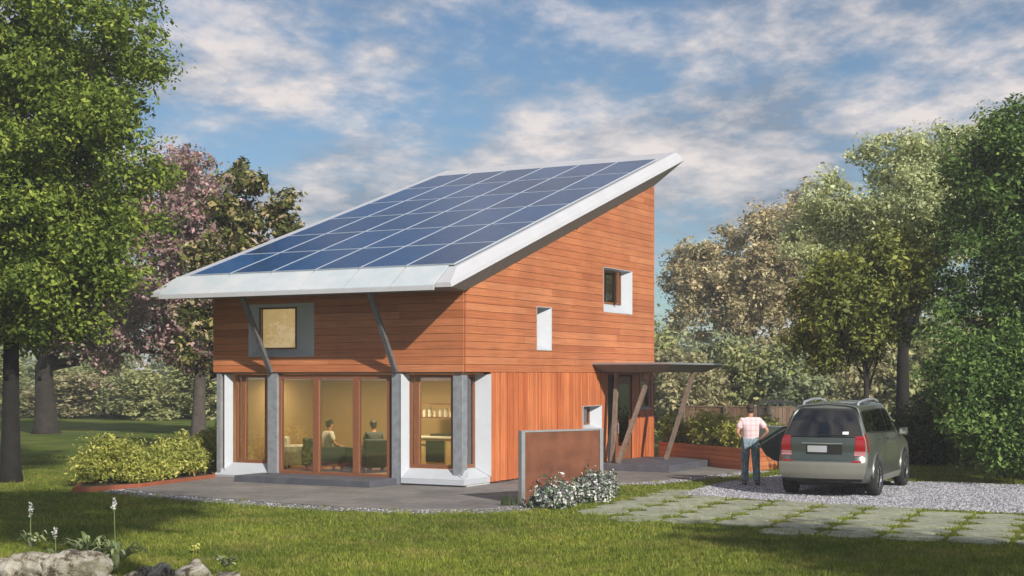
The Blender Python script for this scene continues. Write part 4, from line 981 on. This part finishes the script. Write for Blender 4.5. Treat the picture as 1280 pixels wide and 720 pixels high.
    def slab(m_,pts,t0,t1):
        n_=len(pts); m_.add([dp(a,z,t0) for a,z in pts]+[dp(a,z,t1) for a,z in pts],[tuple(range(n_)),tuple(range(2*n_-1,n_-1,-1))]+[(k,(k+1)%n_,(k+1)%n_+n_,k+n_) for k in range(n_)])
    low=[(0,.42),(.10,.36),(.62,.36),(.80,.40),(.95,.50),(1.05,.66),(1.12,.86),(1.13,1.04),(1.10,1.10),(0,1.06)]
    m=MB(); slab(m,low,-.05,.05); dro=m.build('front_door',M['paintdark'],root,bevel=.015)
    m=MB(); slab(m,[(.05,.44),(.6,.42),(.86,.52),(1.02,.84),(1.02,1.06),(.05,1.03)],-.075,-.052); m.build('door_trim',M['black'],dro,bevel=.01)
    m=MB(); slab(m,[(.15,.74),(.92,.80),(.90,.86),(.15,.82)],-.12,-.076); m.build('armrest',M['darkcar'],dro)
    m=MB(); m.cyl(dp(.72,.60,-.085),(Nn.x,Nn.y,0),.095,.03,24); m.build('speaker',M['greymetal'],dro)
    m=MB()
    for a_,b_ in (((0,1.08),(.42,1.55)),((.42,1.55),(1.02,1.60)),((1.02,1.60),(1.10,1.52)),((1.10,1.52),(1.11,1.08))): m.beam(dp(*a_),dp(*b_),.05,.055,up=(Nn.x,Nn.y,0))
    m.build('window_frame',M['black'],dro)
    m=MB(); slab(m,[(.03,1.09),(1.09,1.09),(1.08,1.52),(1.02,1.575),(.43,1.53)],-.004,.004); m.build('pane',M['glass'],dro)
    # windscreen
    vs=[];fs=[];n=6
    for j in range(n+1):
        u=4.12+.72*j/n
        for i in range(n+1): 
            t=-1+2*i/n; p=S(u,5.0); c=S(u,7.0); x=p.x*t; z=c.z+(p.z-c.z)*t*t; vs.append((x,c.y,z+.012))
    for j in range(n):
        for i in range(n): a=j*(n+1)+i; fs.append((a,a+1,a+n+2,a+n+1))
    mm=MB(); mm.add(vs,fs); mm.build('windscreen',M['carglass'],root,smooth=True)
    return root
car()
# ------------------------------------------------------------------ rocks and perennials bottom left
RL=['pale broken rock cut off at the left edge of the garden edging','tall brown rock second from the left in the garden edging','largest pale flat topped rock in the garden edging','low pale rock right of the largest rock','small upright pale rock beside the dark boulder','dark rounded boulder near the right end of the edging','small low rock at the right end of the edging','small wedge rock tucked between the two left rocks','low grey rock in front of the blue leaved plant']
def rock(px,Y,z,s,label,seed):
    r_=np.random.default_rng(seed); bm=bmesh.new(); bmesh.ops.create_icosphere(bm,subdivisions=4,radius=1)
    pl_=[(v/np.linalg.norm(v),r_.uniform(.42,.85)) for v in r_.normal(size=(13,3))]
    for v in bm.verts:
        p=np.array(v.co)
        for n_,d_ in pl_:
            k=p@n_-d_
            if k>0: p=p-n_*k*.985
        q=p*3+seed; p=p*1.18*(1+.05*math.sin(q[0]*2.1+math.sin(q[1]*3))+.04*math.sin(q[2]*4.7+q[0]*3.3)+.02*math.sin(q[1]*11+q[2]*9))
        v.co=Vector(p*np.array(s))
    me=bpy.data.meshes.new('rock'); bm.to_mesh(me); bm.free(); me.materials.append(M['rock']); me.polygons.foreach_set('use_smooth',[True]*len(me.polygons))
    o=bpy.data.objects.new('rock',me); COL.objects.link(o); x,y=at(px,Y); o.location=(x,y,z); o.rotation_euler=(0,0,seed*1.3); tag(o,label,'rock','rocks edging the foreground bed'); return o
for i,(px,Y,z,s) in enumerate(((4,17.7,.12,(.30,.25,.25)),(42,17.8,.15,(.27,.30,.34)),(96,17.7,.10,(.42,.32,.26)),(168,17.8,.02,(.36,.25,.17)),(203,17.7,.04,(.17,.14,.17)),(240,17.9,.06,(.22,.24,.20)),(285,17.9,.0,(.24,.2,.12)),(68,18.1,.06,(.2,.18,.16)),(135,17.5,-.02,(.3,.2,.15)))): rock(px,Y,z,s,RL[i],i+3)
PL=['flowering stalk plant with blue bud behind the tall brown rock','short white budded plant behind the largest rock','clump of arching grey green leaves behind the largest rock','tall blue leaved plant with one flower stalk among the rocks','small yellow green sprig behind the dark boulder','arching strap leaves at the right end of the rocks']
def perennial(px,Y,z,h,nl,fl,label,spread,mat='leaf_grey'):
    x,y=at(px,Y); r_=empty('perennial_plant',(x,y,z),0,label,'plant','plants among the foreground rocks'); m=MB()
    for i in range(nl):
        a=random.uniform(0,6.28); L=h*random.uniform(.5,1.1)*(.65 if fl else 1); w=.030; pts=[]; sp=spread*random.uniform(.5,1.2)
        for k in range(7):
            t=k/6; pts.append(Vector((math.cos(a)*sp*t,math.sin(a)*sp*t*.6,L*(1.7*t-1.15*t*t*random.uniform(.9,1.2)))))
        n=Vector((-math.sin(a),math.cos(a),0)); vs=[]
        for k,p in enumerate(pts): ww=w*(1-abs(k/6-.35))*1.1 if k<6 else .001; vs+=[p-n*ww,p+n*ww]
        m.add(vs,[(2*k,2*k+1,2*k+3,2*k+2) for k in range(6)])
    m.build('leaves',M[mat],r_)
    for k in range(fl):
        m=MB(); dx=random.uniform(-.03,.03)+k*.1; m.tube([(0,0,0),(dx*.5,0,h*.5),(dx,0,h)],[.008,.006,.004],6); st=m.build('stem',M['leaf_grey'],r_)
        P=np.array([dx,0,h])+rng.normal(size=(60,3))*np.array([.013,.013,.035]); V,Fq=leaves(P,.03,.7); npmesh('flower',V,Fq,'petal',st)
    return r_
perennial(38,18.0,.40,.50,22,1,PL[0],.26); perennial(70,18.2,.22,.34,10,1,PL[1],.16); perennial(112,18.1,.24,.48,34,0,PL[2],.42); perennial(145,18.0,.14,.80,44,1,PL[3],.46); perennial(243,18.2,.25,.26,12,0,PL[4],.12,'leaf_shrub'); perennial(282,18.1,.14,.22,18,0,PL[5],.32)
# ------------------------------------------------------------------ trees
q=gp(13,603)
tree('maple_tree',q,[((.2,0,7.9),(4.2,3.6,2.8)),((-.3,.2,10.6),(4.0,3.4,2.8)),((.8,-.6,5.4),(2.4,2.4,1.8)),((-2.2,0,5.4),(3,3,2.2)),((-.6,.3,8.5),(3.4,3,4.2)),((-.3,.8,5.0),(3.3,2.6,1.8))],'leaf_bright','tall bright green tree with dark trunk at the left edge',trunk_r=.23,trunk_h=3.4,nclump=520,per=430,crad=.68,lsize=.115,limbs=28,bark='barkdark')
q=gp(58,542)
tree('blossom_tree',q,[((0,0,6.2),(4.0,3.5,2.4)),((3.2,0,5.2),(3.6,3,2.2)),((6.2,0,4.6),(2.8,2.5,1.7)),((1.5,0,9),(3,3,2.2))],'leaf_pink','pink blossom tree with thick trunk standing in the mist on the left',trunk_r=.5,trunk_h=2.9,nclump=210,per=260,crad=.85,lsize=.2,limbs=22,bark='bark')
tree('blossom_tree',at(248,60),[((0,0,8.2),(3.0,2.8,3.6)),((-1.4,0,10),(2.0,2,2.4)),((1.0,0,5.0),(3,2.5,2.2))],'leaf_pink','taller pink blossom tree rising behind the left end of the roof',trunk_r=.3,trunk_h=2.6,nclump=150,per=260,crad=.8,lsize=.19,limbs=16,bark='barkpale',rz=1)
tree('autumn_tree',at(300,45),[((0,0,6.2),(2.0,1.8,2.4)),((.2,0,8.4),(.9,1.2,1.5)),((-.9,0,4.4),(1.3,1.6,2.0)),((1.5,0,7.6),(.6,1,1.3))],'leaf_yel','dark tree with yellow flecked leaves just left of the roof',trunk_r=.14,trunk_h=2.2,nclump=190,per=70,crad=.38,lsize=.19,limbs=18,shell=.35)
tree('bronze_tree',at(925,78),[((0,0,8.2),(4.0,3.6,3.3)),((-2.0,0,7.4),(2.5,2.4,2.9)),((3.0,0,9.8),(3.0,2.8,3.2)),((2.0,0,6.0),(3.0,2.4,2.2))],'leaf_brown','bronze leaved tree right of the house',trunk_r=.2,trunk_h=2.6,nclump=330,per=230,crad=.76,lsize=.19,limbs=26,bark='barkpale',shell=.4)
tree('silver_tree',at(1128,47),[((0.5,0,8.6),(2.5,2.3,2.3)),((-1.8,0,7.2),(2.1,2,2.1)),((2.0,0,8.6),(2.0,2,2.4))],'leaf_pale','tall pale silver green tree behind the car on the right',trunk_r=.24,trunk_h=3.2,nclump=270,per=320,crad=.58,lsize=.12,limbs=22,bark='barkdark')
tree('olive_green_tree',at(1080,37.5),[((0,0,4.55),(1.8,1.6,1.35)),((.8,0,5.4),(1.2,1.2,1.1)),((-.7,0,3.9),(1.3,1.2,1.0))],'leaf_olive','low spreading olive green tree in front of the pale tree',trunk_r=.09,trunk_h=2.0,nclump=130,per=300,crad=.5,lsize=.12,limbs=14)
tree('broadleaf_tree',at(1302,36),[((0,0,6.6),(2.8,2.7,2.9)),((-.3,0,3.5),(3.2,2.7,2.3)),((.2,-1.0,2.2),(3.0,2.1,1.9)),((-1.7,-2.5,1.35),(1.5,1.0,.95)),((-2.2,-1.6,2.6),(1.5,1.2,1.3)),((-.2,0,8.2),(1.9,1.9,1.7))],'leaf_right','fresh green broadleaf tree overhanging the gravel at the right edge',trunk_r=.2,trunk_h=2.2,nclump=520,per=370,crad=.55,lsize=.105,limbs=26)
shrub('bush',(*at(1165,42),0),2.0,2.4,'leaf_dark','round dark green bush right of the car','bush',22000,.11,None,.6)
shrub('bush',(*at(1230,42),0),2.1,2.6,'leaf_olive','olive green bush under the overhanging tree','bush',22000,.12,None,.6)
# trees out of the frame that shade the foreground
tree('oak_tree',(2.9,4.6),[((0,0,14.6),(3.6,3.2,2.6))],'leaf_dark','tall dark tree behind the viewer',trunk_r=.35,trunk_h=9,nclump=130,per=110,crad=.9,lsize=.25,limbs=14)
tree('oak_tree',(13.6,7.4),[((0,0,8.4),(2.8,2.6,2.2))],'leaf_dark','shorter dark tree right of the viewer',trunk_r=.25,trunk_h=5,nclump=80,per=110,crad=.8,lsize=.22,limbs=10)
# background trees: a few kinds copied
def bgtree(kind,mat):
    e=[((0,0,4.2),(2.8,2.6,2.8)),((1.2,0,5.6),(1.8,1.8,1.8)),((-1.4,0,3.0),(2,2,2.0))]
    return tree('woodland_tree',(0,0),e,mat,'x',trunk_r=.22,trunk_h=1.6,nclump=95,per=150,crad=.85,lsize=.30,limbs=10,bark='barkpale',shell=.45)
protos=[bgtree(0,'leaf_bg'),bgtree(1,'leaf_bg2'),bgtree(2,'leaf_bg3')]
ORD=['leftmost','second','third','fourth','fifth','sixth','seventh','eighth','ninth','tenth','rightmost']
used=[False]*3
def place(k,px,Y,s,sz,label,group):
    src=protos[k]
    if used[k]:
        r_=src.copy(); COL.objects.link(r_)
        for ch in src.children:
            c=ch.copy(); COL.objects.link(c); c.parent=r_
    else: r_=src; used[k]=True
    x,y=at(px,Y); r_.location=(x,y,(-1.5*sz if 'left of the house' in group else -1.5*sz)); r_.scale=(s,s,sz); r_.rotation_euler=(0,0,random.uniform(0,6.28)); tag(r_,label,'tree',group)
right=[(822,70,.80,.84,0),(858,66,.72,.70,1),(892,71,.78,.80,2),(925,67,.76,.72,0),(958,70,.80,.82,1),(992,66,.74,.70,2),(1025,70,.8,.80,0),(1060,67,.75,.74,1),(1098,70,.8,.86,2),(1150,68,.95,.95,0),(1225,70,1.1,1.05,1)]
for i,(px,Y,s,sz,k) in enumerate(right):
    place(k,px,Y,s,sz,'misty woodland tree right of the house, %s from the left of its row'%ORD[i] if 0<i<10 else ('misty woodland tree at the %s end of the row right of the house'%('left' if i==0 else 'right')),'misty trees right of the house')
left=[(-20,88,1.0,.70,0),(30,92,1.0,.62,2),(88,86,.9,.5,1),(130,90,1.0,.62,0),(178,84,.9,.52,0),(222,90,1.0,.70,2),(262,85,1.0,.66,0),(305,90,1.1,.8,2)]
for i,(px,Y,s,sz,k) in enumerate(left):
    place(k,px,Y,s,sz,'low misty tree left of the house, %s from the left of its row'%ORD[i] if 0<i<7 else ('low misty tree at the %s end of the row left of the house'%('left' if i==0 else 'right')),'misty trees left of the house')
# far wood closing the horizon
Vs=[];Fs=[];o_=0
cs=[]
for i in range(420):
    x=rng.uniform(-75,85); y=rng.uniform(118,135); cs.append([x,y,rng.uniform(.5,6.5)+1.2*math.sin(x*.21)])
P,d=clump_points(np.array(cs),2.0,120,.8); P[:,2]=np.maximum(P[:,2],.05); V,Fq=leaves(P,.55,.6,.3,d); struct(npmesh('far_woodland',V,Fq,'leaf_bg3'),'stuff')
# ------------------------------------------------------------------ haze
mb=MB(); mb.box(-130,130,-8,175,-1,24); hz=mb.build('haze','white'); struct(hz,'stuff'); hz.data.materials.clear()
hm=bpy.data.materials.new('haze_air'); hm.use_nodes=True; nt=hm.node_tree; nt.nodes.clear(); oo=nt.nodes.new('ShaderNodeOutputMaterial'); pv=nt.nodes.new('ShaderNodeVolumePrincipled')
pv.inputs['Density'].default_value=.0011; pv.inputs['Color'].default_value=(.86,.90,.95,1); nt.links.new(pv.outputs[0],oo.inputs['Volume']); hz.data.materials.append(hm)
